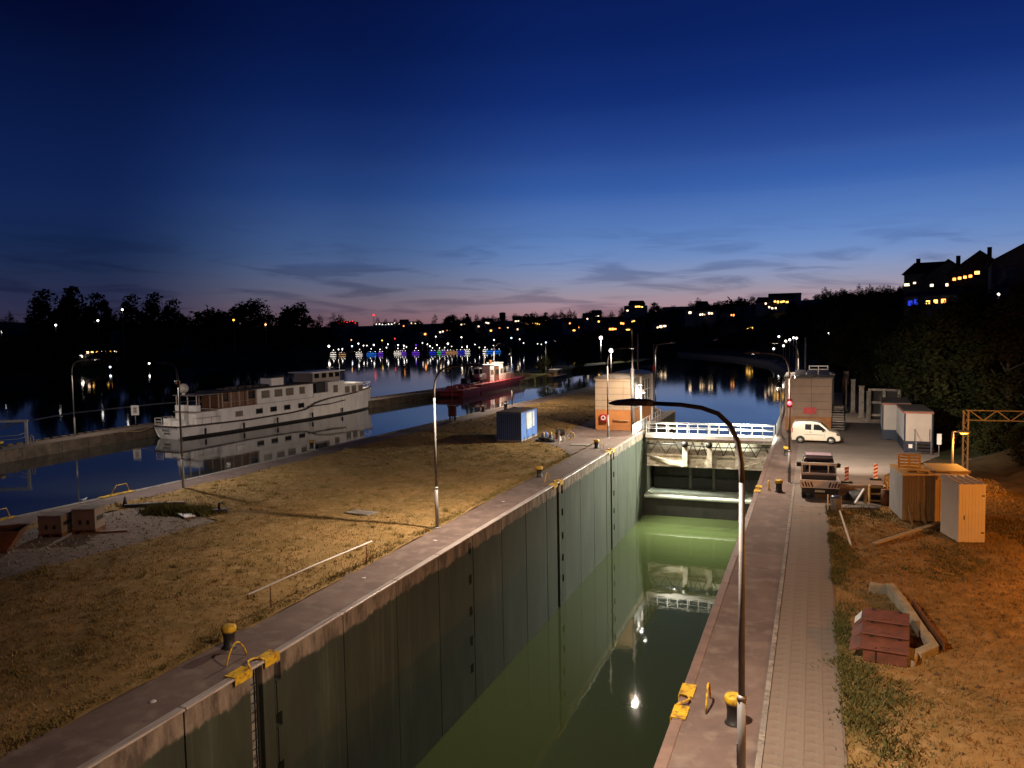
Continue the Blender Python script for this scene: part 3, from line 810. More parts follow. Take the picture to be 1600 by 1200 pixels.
# east side: white frames, arched window, shutters
for y0, y1 in ((0.05, 1.0), (1.02, 3.4), (3.42, 6.9), (6.92, 10.55)):
    MB().box(W_ - .04, W_ + .03, y0, y1, 2.12, 5.3).build('side_panel', M('pale_side', (.55, .50, .43), .5), hs)
prof = [(1.5, 2.5)] + [(1.5, 4.3)] + [(2.2 - .7 * math.cos(math.pi * k / 8), 4.3 + .6 * math.sin(math.pi * k / 8)) for k in range(1, 8)] + [(2.9, 4.3), (2.9, 2.5)]
mb = MB(); n = len(prof)
mb.add([(W_ + .032, y, z) for y, z in prof] + [(W_ + .08, y, z) for y, z in prof], [tuple(range(n - 1, -1, -1)), tuple(range(n, 2 * n))] + [(i, (i + 1) % n, n + (i + 1) % n, n + i) for i in range(n)])
mb.build('arched_shutter', white_p, hs)
for y in (4.3, 10.3): MB().box(W_ + .03, W_ + .22, y - .14, y + .14, 0, 5.3).build('column', white_p, hs)
wn = MB().box(W_ + .03, W_ + .05, 5.2, 9.4, 2.6, 4.9).build('side_window', M('lit_grey_pane', (.30, .28, .26), .2), hs)
for y in (5.2, 6.6, 8.0, 9.4): MB().box(W_ + .05, W_ + .09, y - .05, y + .05, 2.55, 4.95).build('mullion', white_p, wn)
for z in (2.6, 3.75, 4.9): MB().box(W_ + .05, W_ + .085, 5.15, 9.45, z - .04, z + .04).build('transom', white_p, wn)
mb = MB(); rp = []
for k in range(11):
    t_ = math.pi * k / 10
    rp.append((W_ / 2 - (W_ / 2 + .15) * math.cos(t_) if k not in (0, 10) else (-.15 if k == 0 else W_ + .15), 5.33 + .42 * math.sin(t_)))
mb.loft([[(x, y, z) for x, z in rp] for y in (-.12, D_ + .12)], smooth=True).build('roof', M('roof_sheet', (.26, .22, .19), .55), hs)
MB().box(-.1, W_ + .1, -.1, -.04, 5.24, 5.34).build('eaves_trim', clad, hs)
MB().tube([(1.9, -.14, 1.05), (3.4, -.14, 1.05)], .05, 8).build('hand_bar', plank_m, hs)
MB().box(1.86, 1.92, -.14, 0, .98, 1.12).build('bar_bracket', black, hs)
bx = thing('lifebuoy_box', 'red lifebuoy cabinet with white ring on the orange wall', 'lifebuoy box', (-20.2, 77.02, 1.25))
MB().box(-.38, .38, -.22, -.01, -.38, .40).build('cabinet', redm, bx, bevel=.05)
mb = MB(); rg = []
for k in range(18):
    t_ = 2 * math.pi * k / 18
    c = Vector((.0 + .2 * math.cos(t_), -.27, .04 + .2 * math.sin(t_)))
    rg.append([c + (Vector((math.cos(t_), 0, math.sin(t_))) * math.cos(q) + Vector((0, 1, 0)) * math.sin(q)) * .065 for q in [2 * math.pi * j / 8 for j in range(8)]])
rg.append(rg[0]); mb.loft(rg, smooth=True, caps=False).build('ring', white_p, bx)
# masts beside and on the house, with flood lamp that lights the gate
ms = thing('signal_mast', 'thick pale mast in front of control house with yellow lamp on top', 'mast', (-17.0, 76.3, 0))
MB().tube([(0, 0, 0), (0, 0, 6.4)], .17, 12).build('mast_lower', galv, ms)
MB().tube([(0, 0, 6.4), (0, 0, 6.5), (0, 0, 10.4)], [.17, .075, .06], 10).build('mast_upper', galv, ms)
MB().box(-.62, -.08, -.09, .09, 10.36, 10.5).build('lamp_head', steel, ms)
MB().box(-.6, -.25, -.07, .07, 10.30, 10.355).build('lens', E('amber_lens', (1, .6, .08), 12), ms)
MB().beam((0, 0, 4.15), (1.1, -.1, 4.15), .06).build('flood_bracket', steel, ms)
MB().box(1.0, 1.26, -.26, .06, 4.02, 4.3).build('flood_housing', steel, ms)
MB().box(1.02, 1.24, -.24, .04, 4.0, 4.018).build('lens', E('flood_lens', (1, .96, .86), 60), ms)
spot('flood_light', ms, (1.13, -.12, 3.95), (9.0, -4.0, -8.7), 52000, (1.0, .97, .82), 78, .9, .12)
wl_ = thing('wall_floodlight', 'bright floodlight on the white side of orange control house', 'floodlight', (-17.3, 79.6, 4.5))
MB().beam((0, 0, 0), (.35, 0, .1), .05).build('bracket', steel, wl_)
MB().box(.26, .52, -.16, .16, .02, .16).build('housing', steel, wl_, bevel=.02)
MB().box(.28, .50, -.14, .14, -.01, .018).build('lens', E('flood_lens', (1, .96, .86), 60), wl_)
spot('wall_flood', wl_, (.39, 0, -.06), (.0, 1.2, -5), 900, (1, .96, .88), 140, .6, .1)
m2 = thing('roof_mast', 'grey mast rising from rear roof of orange control house', 'mast', (-18.45, 85.6, 5.4))
MB().tube([(0, 0, 0), (0, 0, .5), (0, 0, 4.5)], [.14, .09, .08], 10).build('pole', galv, m2)
MB().box(-.35, .35, -.3, .3, -.05, .06).build('foot', steel, m2)
m3 = thing('signal_pole', 'thin pole with small red signal behind roof mast', 'pole', (-17.6, 90.5, 0))
MB().tube([(0, 0, 0), (0, 0, 8.6)], .06, 8).build('pole', galv, m3)
MB().box(-.14, .14, -.14, .14, 5.5, 6.1).build('signal', redm, m3)
MB().tube([(0, 0, 8.5), (2.4, 0, 8.7)], .03, 6).build('arm', galv, m3)

fp = thing('flood_post', 'pale post with glaring floodlight on right lock edge at the gate', 'floodlight', (-3.0, 79.2, 0))
MB().tube([(0, 0, 0), (0, 0, 4.3)], [.09, .07], 10).build('post', galv, fp)
MB().box(-.30, .0, -.24, .10, 4.15, 4.4).build('housing', steel, fp, bevel=.02)
MB().box(-.31, -.302, -.22, .08, 4.17, 4.38).build('lens', E('flood_lens', (1, .96, .86), 60), fp)
spot('flood_light', fp, (-.40, -.2, 4.2), (-11.0, -10.0, -6.0), 62000, (.96, 1.0, .82), 88, .9, .12)

# ================================================================== BROWN CONTROL HOUSE
hb = thing('service_house', 'brown panel clad lock service house behind the white van', 'building', (-2.65, 81.0, 0))
MB().box(0, 4.28, 0, 8.0, 0, 1.4).build('base_wall', M('base_orange', (.36, .16, .06), .75), hb)
MB().box(.04, 4.24, .04, 7.96, 1.4, 5.2).build('upper_core', black, hb)
zs = [1.4, 2.16, 2.92, 3.68, 4.44, 5.2]
for r in range(5):
    for x0, x1 in ((0, 2.45), (2.45, 4.28)):
        MB().box(x0 + .012, x1 - .012, -.03, .038, zs[r] + .012, zs[r + 1] - .012).build('cladding_panel', clad_brown, hb, bevel=.006)
    for k in range(4):
        MB().box(-.03, .038, 2 * k + .05, 2 * k + 1.98, zs[r] + .012, zs[r + 1] - .012).build('cladding_panel', clad_brown, hb)
        MB().box(4.242, 4.31, 2 * k + .05, 2 * k + 1.98, zs[r] + .012, zs[r + 1] - .012).build('cladding_panel', clad_brown, hb)
rf = MB().box(-.12, 4.4, -.12, 8.1, 5.21, 5.38).build('roof', M('flat_roof', (.10, .085, .075), .8), hb)
for i in range(3):
    MB().loft([[(.9 + i * 1.1, .6, 5.5), (1.9 + i * 1.1, .6, 5.5), (1.9 + i * 1.1, .6, 5.54), (.9 + i * 1.1, .6, 5.54)], [(.9 + i * 1.1, 3.2, 5.85), (1.9 + i * 1.1, 3.2, 5.85), (1.9 + i * 1.1, 3.2, 5.89), (.9 + i * 1.1, 3.2, 5.89)]]).build('solar_panel', M('solar', (.018, .014, .022), .55), rf)
MB().box(1.7, 2.9, -.16, -.035, 1.7, 2.35).build('red_board', redm, hb)
st = thing('outdoor_stair', 'open grey metal stair against the brown service house', 'stairs', (1.72, 81.6, 0))
for k in range(9):
    MB().box(0, 1.12, .28 * k, .28 * k + .32, .16 + .22 * k, .22 + .22 * k).build('tread', M('tread_grey', (.40, .37, .34), .7), st)
for x in (-.03, 1.14): MB().beam((x, 0, .05), (x, 2.5, 2.1), .06, .2).build('stringer', black, st)
MB().tube([(1.16, 0, .2), (1.16, 0, 1.2), (1.16, 2.5, 3.1)], .03, 6).build('handrail', black, st)
MB().box(-.0, 1.16, 2.45, 4.4, 2.05, 2.2).build('landing', concrete, st)
# ================================================================== VEHICLES
def car_shell(prof, w, tumble=.1, zb=.55, ztop=2.0):
    """prof: (x, z) outline; sides lean in above the belt line"""
    rings = []
    for s in (-1, -.97, -.9, .9, .97, 1):
        k = {1: .06, .97: .02, .9: 0}[abs(s)]
        ring = []
        cx = sum(p[0] for p in prof) / len(prof)
        for x, z in prof:
            lean = tumble * max(0, (z - 1.0) / 1.0)
            y = s * w / 2 - (lean if s > 0 else -lean)
            ring.append((x + (cx - x) * k * .35, y, z + (1.0 - z) * k * .35))
        rings.append(ring)
    return MB().loft(rings)
def wheel(par, x, y, r=.32, w=.2):
    o = MB().lathe([(r * .55, -w / 2), (r * .95, -w / 2), (r, -w / 2 + .03), (r, w / 2 - .03), (r * .95, w / 2), (r * .55, w / 2)], 22).build('wheel', rubber, par, loc=(x, y, r))
    o.rotation_euler = (R(90), 0, 0)
    MB().lathe([(r * .62, -w / 2 - .008), (r * .60, -w / 2 + .02), (r * .60, w / 2 - .02), (r * .62, w / 2 + .008)], 18).build('rim', M('rim_silver', (.45, .44, .42), .35, metal=.5), o)
    return o
van_m = M('van_paint', (.76, .70, .58), .3, col2=(.70, .64, .52), scale=.6, spec=.5)
van = thing('delivery_van', 'white compact delivery van parked sideways beside the brown house', 'van', (-1.85, 72.9, 0))
# local x = forward (world +x), length 4.05
vp = [(.06, .30), (.02, .62), (.02, 1.05), (.08, 1.45), (.16, 1.78), (.30, 1.90), (.7, 1.96), (1.7, 1.97), (2.15, 1.92), (2.45, 1.80), (2.95, 1.36), (3.15, 1.16), (3.70, 1.02), (3.95, .86), (4.04, .62), (4.04, .36), (3.9, .28)]
car_shell(vp, 1.72, .14).build('body', van_m, van, bevel=.03)
for s in (-1, 1):
    yy = lambda z: s * (.862 - .14 * max(0, z - 1.0))
    def pane(pts, name, m, off=.006):
        a = [(x, yy(z) + s * off, z) for x, z in pts]; b = [(x, yy(z) - s * .03, z) for x, z in pts]
        n = len(pts); f = [tuple(range(n)), tuple(range(2 * n - 1, n - 1, -1))] + [(i, n + i, n + (i + 1) % n, (i + 1) % n) for i in range(n)]
        return MB().add(a + b, f).build(name, m, van)
    pane([(1.16, 1.24), (1.68, 1.22), (1.68, 1.70), (1.18, 1.72)], 'side_window', glass_d)
    pane([(1.86, 1.22), (2.86, 1.18), (2.78, 1.30), (2.38, 1.64), (2.28, 1.70), (1.88, 1.71)], 'door_window', glass_d)
    pane([(1.1, .80), (2.7, .78), (2.7, .82), (1.1, .84)], 'rub_strip', M('strip_grey', (.35, .32, .28), .6))
    pane([(1.775, .42), (1.79, .42), (1.79, 1.75), (1.775, 1.75)], 'door_gap', black, .003)
    pane([(2.70, .50), (2.715, .50), (2.84, 1.15), (2.83, 1.18)], 'door_gap', black, .003)
    pane([(1.55, 1.02), (1.72, 1.02), (1.72, 1.06), (1.55, 1.06)], 'handle', black, .02)
    pane([(.05, .95), (.15, .95), (.17, 1.35), (.09, 1.35)], 'tail_light', redm, .01)
    pane([(3.72, .80), (3.96, .74), (3.9, .88), (3.70, .98)], 'headlight', glass_d, .008)
    for x in (.78, 3.30):
        wheel(van, x, s * .80, .31)
        mb = MB()
        arch = [(x + .38 * math.cos(math.pi * k / 10), .31 + .38 * math.sin(math.pi * k / 10)) for k in range(11)]
        n = len(arch); mb.add([(a, s * .867, z) for a, z in arch] + [(a, s * .80, z) for a, z in arch], [tuple(range(n)), tuple(range(2 * n - 1, n - 1, -1))] + [(i, n + i, n + (i + 1) % n, (i + 1) % n) for i in range(n)])
        mb.build('wheel_arch', black, van)
MB().loft([[(2.50, -.70, 1.76), (2.50, .70, 1.76), (2.47, .70, 1.80), (2.47, -.70, 1.80)], [(2.98, -.78, 1.36), (2.98, .78, 1.36), (2.96, .78, 1.39), (2.96, -.78, 1.39)]]).build('windscreen', glass_d, van)
MB().box(3.86, 4.07, -.8, .8, .30, .52).build('front_bumper', black, van, bevel=.03)
MB().box(-.03, .10, -.8, .8, .30, .52).build('rear_bumper', black, van, bevel=.03)
MB().box(2.55, 2.75, -1.02, -.88, 1.10, 1.28).build('wing_mirror', black, van, bevel=.03)

# pickup with drop side bed, seen from behind
pk = thing('pickup_truck', 'dark crew cab pickup with white tailgate parked facing away', 'pickup', (.38, 48.45, 0), R(1.5)); pk.scale = (1.07, 1.07, 1.1)
pw = 1.0
pickm = M('pickup_paint', (.045, .030, .030), .3, col2=(.03, .022, .022), scale=1, spec=.6)
cabp = [(1.75, .5), (1.75, 1.25), (1.82, 1.35), (2.0, 1.95), (2.3, 2.06), (3.3, 2.05), (3.6, 1.95), (4.25, 1.32), (4.9, 1.18), (5.1, .95), (5.1, .45)]
rings = []
for s in (-1, -.92, .92, 1):
    rings.append([(s * (.93 - (.16 * max(0, (z - 1.2) / .8))) - (0 if abs(s) == 1 else 0), y, z - (.03 if abs(s) == 1 else 0)) for y, z in cabp])
MB().loft(rings).build('cab', pickm, pk, bevel=.03)
MB().loft([[(-.70, 1.80, 1.32), (.70, 1.80, 1.32), (.70, 1.84, 1.32), (-.70, 1.84, 1.32)], [(-.62, 1.955, 1.86), (.62, 1.955, 1.86), (.62, 2.0, 1.86), (-.62, 2.0, 1.86)]]).build('rear_window', glass_d, pk)
MB().box(-.70, .70, 2.25, 3.35, 2.06, 2.085).build('cab_roof', M('roof_plum', (.42, .30, .30), .3, spec=.6), pk, bevel=.012)
for i, x in enumerate((-.35, .0, .35)): MB().box(x - .13, x + .13, 2.02, 2.1, 1.32, 1.66).build('headrest', M('seat_grey', (.10, .09, .09), .8), pk)
MB().box(-.96, .96, 0, 1.72, .58, .66).build('bed_floor', black, pk)
for s in (-1, 1):
    MB().box(s * .98 - .03, s * .98 + .03, 0, 1.72, .66, 1.06).build('side_board', M('board_grey', (.40, .33, .28), .6), pk)
    MB().box(s * 1.06 - .14, s * 1.06 + .14, 2.6, 2.75, 1.35, 1.6).build('wing_mirror', black, pk, bevel=.03)
    MB().box(s * .66 - .18, s * .66 + .18, -.075, -.03, .44, .56).build('tail_light', redm, pk)
    for y in (.55, 3.95):
        o = wheel(pk, s * .82, y, .36, .22); o.rotation_euler = (R(90), 0, R(90))
MB().box(-1.0, 1.0, -.06, 0, .64, 1.08).build('tailgate', M('tailgate_white', (.70, .62, .55), .5, col2=(.6, .5, .43), scale=3), pk, bevel=.015)
for s in (-1, 1):
    for k in range(4):
        x = s * (.42 + .15 * k)
        MB().add([(x, -.064, .70), (x + .09, -.064, .70), (x + .09 + s * .09, -.064, .98 - .05 * (k % 2)), (x + s * .09, -.064, .98 - .05 * (k % 2))], [(0, 1, 2, 3)]).build('chevron', rust if k % 2 else black, pk)
MB().box(-.96, .96, 1.62, 1.70, 1.62, 1.76).build('rack_bar', white_p, pk, bevel=.01)
MB().box(-.96, .96, 1.62, 1.70, 1.06, 1.18).build('rack_bar', M('bar_pink', (.55, .44, .40), .5), pk, bevel=.01)
for x in (-.9, -.5, .5, .9): MB().box(x - .03, x + .03, 1.63, 1.69, 1.18, 1.62).build('rack_post', white_p, pk)
MB().box(-.94, .94, -.10, 0, .36, .60).build('rear_bumper', black, pk, bevel=.02)
MB().box(-.26, .26, -.115, -.10, .44, .56).build('number_plate', M('plate', (.62, .55, .42), .5), pk)
MB().box(-.5, .5, .1, 4.6, .30, .5).build('chassis', black, pk)

# ================================================================== SITE CABINS, SHEDS, YARD CLUTTER
def cabin(loc, rz, w, d, label, steps=False):
    t = thing('site_cabin', label, 'cabin', loc, rz, 'white site cabins on blue bases')
    MB().box(.04, w - .04, .04, d - .04, .05, .9).build('base_frame', navy, t)
    for x in (0, w - .12):
        for y in (0, d - .12): MB().box(x, x + .12, y, y + .12, 0, 3.2).build('corner_post', navy, t)
    pm = M('cabin_white', (.42, .37, .33), .55, col2=(.36, .31, .27), scale=.7)
    n = 1
    for k in range(n): MB().box(.125, w - .125, -.004, .05, .92, 3.15).build('end_panel', pm, t)
    n = 4
    for k in range(n):
        MB().box(-.004, .05, .125 + (d - .25) * k / n + .005, .125 + (d - .25) * (k + 1) / n - .005, .92, 3.15).build('side_panel', M('cabin_side', (.50, .49, .50), .5), t)
    MB().box(-.03, w + .03, -.03, d + .03, 3.16, 3.30).build('roof_frame', M('roof_frame_red', (.30, .10, .06), .6), t)
    MB().box(.02, w - .02, .02, d - .02, 3.30, 3.36).build('roof', M('cabin_roof', (.09, .075, .065), .8), t)
    if steps:
        for k in range(4): MB().box(w - 1.3, w - .3, -.3 - .27 * k, -.04 - .27 * k, .72 - .18 * k, .76 - .18 * k).build('step', black, t)
        for x in (w - 1.33, w - .27):
            MB().tube([(x, -1.1, 0), (x, -1.1, .9), (x, -.7, 1.35), (x, -.05, 1.9), (x, -.05, .9)], .022, 6).build('handrail', galv, t)
        MB().box(.35, .62, -.012, -.004, .35, .66).build('notice', white_p, t)
    return t
cabin((6.82, 69.0, 0), 0, 2.1, 6.0, 'white site cabin on blue base with steps at its door', True)
cabin((5.75, 76.2, 0), R(-3), 2.3, 6.0, 'white site cabin standing behind the one with steps')
sg = thing('notice_sign', 'small white sign on post right of the site cabin steps', 'sign', (9.15, 67.6, 0))
MB().tube([(0, 0, 0), (0, 0, 1.7)], .03, 6).build('post', galv, sg)
MB().box(-.16, .16, -.05, -.03, .9, 1.75).build('board', white_p, sg)

# corrugated shed beside the kiosk
sh = thing('corrugated_shed', 'weathered shed with vertical boards lit orange beside the white kiosk', 'shed', (4.37, 44.22, 0), R(7))
sw, sd, shh = 2.3, 2.95, 2.45
MB().box(.02, sw - .02, .02, sd - .02, .08, shh - .02).build('core', black, sh)
bdm = M('shed_board', (.55, .36, .14), .65, col2=(.44, .27, .10), scale=2, stretch=(1, 1, .2))
k = 0; x = 0
while x < sw - .05:
    w = .105 + .03 * (k % 3)
    MB().box(x, min(x + w - .012, sw), -.03 - .025 * (k % 2), .018, .08, shh).build('board', bdm, sh); x += w; k += 1
gp = M('zinc_panel', (.42, .41, .40), .5, metal=.3, col2=(.34, .33, .32), scale=1.4, stretch=(1, 1, .3))
for k in range(6): MB().box(-.03, .018, k * sd / 6 + .01, (k + 1) * sd / 6 - .01, .08, shh).build('side_sheet', gp, sh)
MB().box(-.06, sw + .06, -.08, sd + .05, shh, shh + .08).build('roof', bdm, sh)
for x in (-.02, sw - .1): MB().box(x, x + .12, .2, sd - .2, 0, .08).build('skid', wood, sh)
s2 = thing('flat_roof_box', 'low box with flat orange lit roof between shed and kiosk', 'storage box', (6.05, 45.3, 0), R(7))
MB().box(0, 1.5, 0, 2.2, 0, 2.5).build('body', bdm, s2); MB().box(-.08, 1.58, -.1, 2.3, 2.5, 2.6).build('roof', plank_m, s2)
pal_m = M('new_timber', (.55, .36, .12), .7, col2=(.42, .26, .08), scale=4)
pl = thing('pallet', 'bright timber pallet lying on the corrugated shed roof', 'pallet', (4.55, 44.75, 2.545), R(-8), 'pallets on the shed roof')
for k in range(5): MB().box(0, 1.1, .17 * k, .17 * k + .11, .09, .12).build('deck_board', pal_m, pl)
for x in (0, .5, 1.0): MB().box(x, x + .1, 0, .79, .012, .088).build('bearer', pal_m, pl)
p2 = clone(pl, (4.25, 45.75, 2.56), R(-4), 'bright timber pallet propped upright on the shed roof'); p2.rotation_euler = (R(62), 0, R(-4))
ki = thing('white_kiosk', 'narrow white clad kiosk with sloping lid standing on the grass', 'kiosk', (6.36, 40.62, 0), R(15))
kw, kd, kh = 1.17, 1.85, 2.72
km = M('kiosk_clad', (.58, .48, .38), .5, col2=(.52, .42, .33), scale=1.0)
MB().box(.02, kw - .02, .02, kd - .02, .03, kh).build('core', km, ki)
for k in range(8): MB().box(k * kw / 8 + .003, (k + 1) * kw / 8 - .003, -.015, .018, .03, kh).build('front_slat', km, ki)
for k in range(6): MB().box(-.015, .018, k * kd / 6 + .004, (k + 1) * kd / 6 - .004, .03, kh).build('side_slat', km, ki)
MB().box(.22, .26, -.03, -.014, 1.1, 1.3).build('door_handle', black, ki)
for z in (.45, 2.2): MB().box(kw - .18, kw - .04, -.028, -.014, z, z + .06).build('hinge', black, ki)
MB().loft([[(-.05, -.06, kh), (kw + .05, -.06, kh), (kw + .05, kd + .05, kh), (-.05, kd + .05, kh)], [(-.05, -.06, kh + .06), (kw + .05, -.06, kh + .06), (kw + .05, kd + .05, kh + .16), (-.05, kd + .05, kh + .16)]]).build('lid', km, ki)
for k in range(4): MB().beam((.1 + k * .32, -.03, kh + .075), (.1 + k * .32, kd, kh + .17), .04, .03).build('lid_batten', km, ki)
# trestles leaning on the shed, plank, white stake
tr = thing('wooden_trestle', 'two legged wooden trestle leaning against the orange shed', 'trestle', (4.75, 43.75, 0), R(7))
for x in (0, .62): MB().beam((x, -.25, 0), (x - .12, .32, 1.05), .07, .05).build('leg', plank_m, tr)
MB().beam((-.08, .1, .55), (.56, .1, .55), .05, .08).build('crossbar', plank_m, tr)
pln = MB().beam((2.66, 38.98, .07), (6.05, 43.7, .22), .26, .06).build('timber_plank', plank_m)
tag(pln, 'long pale plank lying on the grass up to the kiosk', 'plank')
stk = MB().beam((1.68, 38.55, 0), (1.28, 42.0, .86), .07, .07).build('white_stake', white_p)
tag(stk, 'slanting white stake beside the litter bin on the grass', 'stake')
bn = thing('litter_bin', 'round metal litter bin with dark blue bag at grass corner', 'bin', (1.2, 45.6, 0))
MB().lathe([(.27, .04), (.29, .75), (.30, .78)], 18).build('drum', galv, bn)
MB().lathe([(.29, .76), (.32, .80), (.26, .88), (.1, .92)], 14).build('bag', M('bag_blue', (.05, .07, .14), .35), bn)
MB().tube([(-.42, 0, 0), (-.42, 0, .95)], .03, 8).build('post', white_p, bn)
def beacon(loc, label):
    t = thing('warning_beacon', label, 'beacon', loc, 0, 'red and white warning beacons')
    MB().box(-.35, .35, -.2, .2, 0, .1).build('foot', rubber, t)
    MB().box(-.13, .13, -.03, .03, .1, 1.08).build('panel', white_p, t)
    for k in range(4):
        z = .14 + .24 * k
        MB().add([(-.125, -.034, z), (.125, -.034, z + .13), (.125, -.034, z + .25), (-.125, -.034, z + .12)], [(0, 1, 2, 3)]).build('stripe', redm, t)
    return t
beacon((2.05, 54.3, 0), 'red and white striped beacon just right of the pickup')
beacon((3.88, 55.9, 0), 'red and white striped beacon in front of the shed corner')
# scrap heap between pickup and shed
sp = thing('upright_crate', 'battered open crate standing among the clutter beside the shed', 'crate', (3.05, 48.4, 0), R(4))
for x in (0, .8): MB().box(x, x + .07, 0, .6, 0, 1.0).build('side', bdm, sp)
MB().box(.07, .8, .5, .56, 0, .95).build('back', black, sp)
for z in (.1, .5, .88): MB().box(.07, .8, -.02, .03, z, z + .1).build('slat', bdm, sp)
pb = MB().beam((2.25, 47.9, .02), (2.75, 48.2, .85), .16, .06).build('leaning_board', white_p); tag(pb, 'short white board leaning on the clutter by the pickup', 'board')
pb = MB().beam((2.82, 48.1, .02), (2.86, 48.3, 1.02), .2, .05).build('leaning_board', plank_m); tag(pb, 'upright pale board at left end of the battered crate', 'board')
ws = M('dark_sheet', (.02, .018, .017), .6)
mb = MB(); vs = []; fs = []
for j in range(9):
    for i in range(13):
        u, v = i / 12, j / 8; e = math.sin(math.pi * u) * math.sin(math.pi * v)
        vs.append((1.7 + 2.1 * u, 48.7 + 1.4 * v, .02 + .55 * e ** .6 * (1 + .35 * vnoise(u * 9, v * 7))))
for j in range(8):
    for i in range(12): fs.append((j * 13 + i, j * 13 + i + 1, j * 13 + i + 14, j * 13 + i + 13))
tag(mb.add(vs, fs, 0, True).build('tarpaulin', ws), 'crumpled black tarpaulin heap right behind the pickup', 'tarpaulin')
br = thing('small_barrel', 'short rusty barrel at right end of the clutter heap', 'barrel', (3.9, 48.2, 0))
MB().lathe([(.26, 0), (.29, .3), (.29, .55), (.26, .85)], 18).build('barrel_body', rust, br); MB().lathe([(.27, .85), (.27, .88), (.1, .89)], 18).build('lid', wood, br)
# fence post of the shed's far side and pipe gantry
gt = thing('pipe_gantry', 'lattice steel gantry with long truss at right edge of view', 'gantry', (9.5, 58.7, 0), 0)
gm = M('gantry_steel', (.26, .22, .18), .6)
for x in (-.14, .14):
    for y in (-.14, .14): MB().box(x - .03, x + .03, y - .03, y + .03, 0, 4.5).build('tower_leg', gm, gt)
for k in range(9):
    z = .3 + .46 * k; a = -.14 if k % 2 else .14
    MB().beam((a, -.14, z), (-a, -.14, z + .46), .03).build('tower_brace', gm, gt)
    MB().beam((-.14, a, z), (-.14, -a, z + .46), .03).build('tower_brace', gm, gt)
for z in (3.85, 4.5):
    for y in (-.15, .15): MB().beam((0, y, z), (6.5, y, z), .05).build('truss_chord', gm, gt)
for k in range(8):
    x = .2 + .78 * k
    a, b = (3.85, 4.5) if k % 2 else (4.5, 3.85)
    MB().beam((x, -.15, a), (x + .78, -.15, b), .06).build('truss_brace', gm, gt)
MB().box(6.4, 6.7, -.15, .15, -1, 4.55).build('tower_leg', gm, gt)
# oxide red hatch housing with broken concrete surround
ht = thing('hatch_housing', 'stepped brown red steel hatch housing sunk in the grass', 'hatch', (1.30, 25.2, 0), R(-6))
hx0, hx1 = .08, 1.36
steps = [(0.0, .95, .38, .42), (.95, 1.85, .50, .55), (1.85, 2.75, .63, .68)]
for i, (y0, y1, za, zb) in enumerate(steps):
    MB().loft([[(hx0 + .08, y0 + .03, 0), (hx1, y0 + .03, 0), (hx1, y1, 0), (hx0 + .08, y1, 0)], [(hx0 + .08, y0 + .03, za), (hx1, y0 + .03, za), (hx1, y1, zb), (hx0 + .08, y1, zb)]]).build('housing', hatch_red, ht)
    ld = MB().loft([[(hx0, y0 - .04, za), (hx1 + .06, y0 - .04, za), (hx1 + .06, y1 + .02, zb), (hx0, y1 + .02, zb)], [(hx0, y0 - .04, za + .05), (hx1 + .06, y0 - .04, za + .05), (hx1 + .06, y1 + .02, zb + .05), (hx0, y1 + .02, zb + .05)]]).build('lid', hatch_red, ht, bevel=.012)
    MB().loft([[(hx0 - .32, y0 + .1, .25), (hx0 - .01, y0 + .03, za + .02), (hx0 - .01, y1 - .03, zb + .02), (hx0 - .32, y1 - .1, .35)], [(hx0 - .30, y0 + .1, .20), (hx0 + .04, y0 + .03, za - .03), (hx0 + .04, y1 - .03, zb - .03), (hx0 - .30, y1 - .1, .30)]]).build('side_flap', hatch_red, ht)
    if i: MB().box(hx0 + .3, hx0 + .5, y0 - .06, y0 - .05, za - .12, za - .04).build('latch', black, ht)
MB().loft([[(-.20, 2.12, .37), (.01, 2.06, .62), (.01, 2.58, .66), (-.20, 2.56, .42)], [(-.21, 2.12, .385), (.0, 2.06, .635), (.0, 2.58, .675), (-.21, 2.56, .435)]]).build('label_plate', white_p, ht)
MB().box(.5, .53, .0, .028, .03, .48).build('door_gap', black, ht)
for i, (y0, y1, za, zb) in enumerate(steps):
    for x in (.35, 1.15): MB().box(x - .05, x + .05, y1 - .10, y1 + .0, zb + .045, zb + .07).build('hinge', black, ht)
    MB().tube([(.66, y0 + .12, za + .05), (.66, y0 + .12, za + .10), (.88, y0 + .12, za + .10), (.88, y0 + .12, za + .05)], .014, 6).build('handle', rust, ht)
cs = thing('broken_kerb', 'crumbling pale concrete surround along right side of red hatch', 'kerb', (0, 0, 0))
pale = M('pale_concrete', (.36, .32, .23), .9, col2=(.24, .21, .15), scale=2, bump=.6, bscale=10)
pts = [(2.05, 32.0), (2.75, 31.9), (3.05, 30.3), (3.25, 28.9), (3.42, 27.6), (3.58, 26.6), (3.0, 25.9)]
for k, ((xa, ya), (xb, yb)) in enumerate(zip(pts, pts[1:])):
    h = (.42, .5, .42, .36, .34, .32)[k]
    MB().beam((xa, ya, h / 2 - .05), (xb, yb, h / 2 - .1), .30, h).build('concrete_block', pale, cs, bevel=.05)
MB().beam((3.38, 30.6, .16), (3.86, 26.7, .14), .05, .34).build('edge_board', wood, cs)
MB().prism([(2.05, 25.2), (2.9, 25.25), (3.1, 26.1), (2.75, 26.2), (2.2, 25.7)], -.05, .22).build('rubble_slab', pale, cs, bevel=.04)
rb = MB().box(9.2, 11.6, 38.6, 38.85, .02, .16, rz=R(-58)).build('timber_beam', plank_m); tag(rb, 'pale timber beam lying at the right edge of the grass', 'beam')
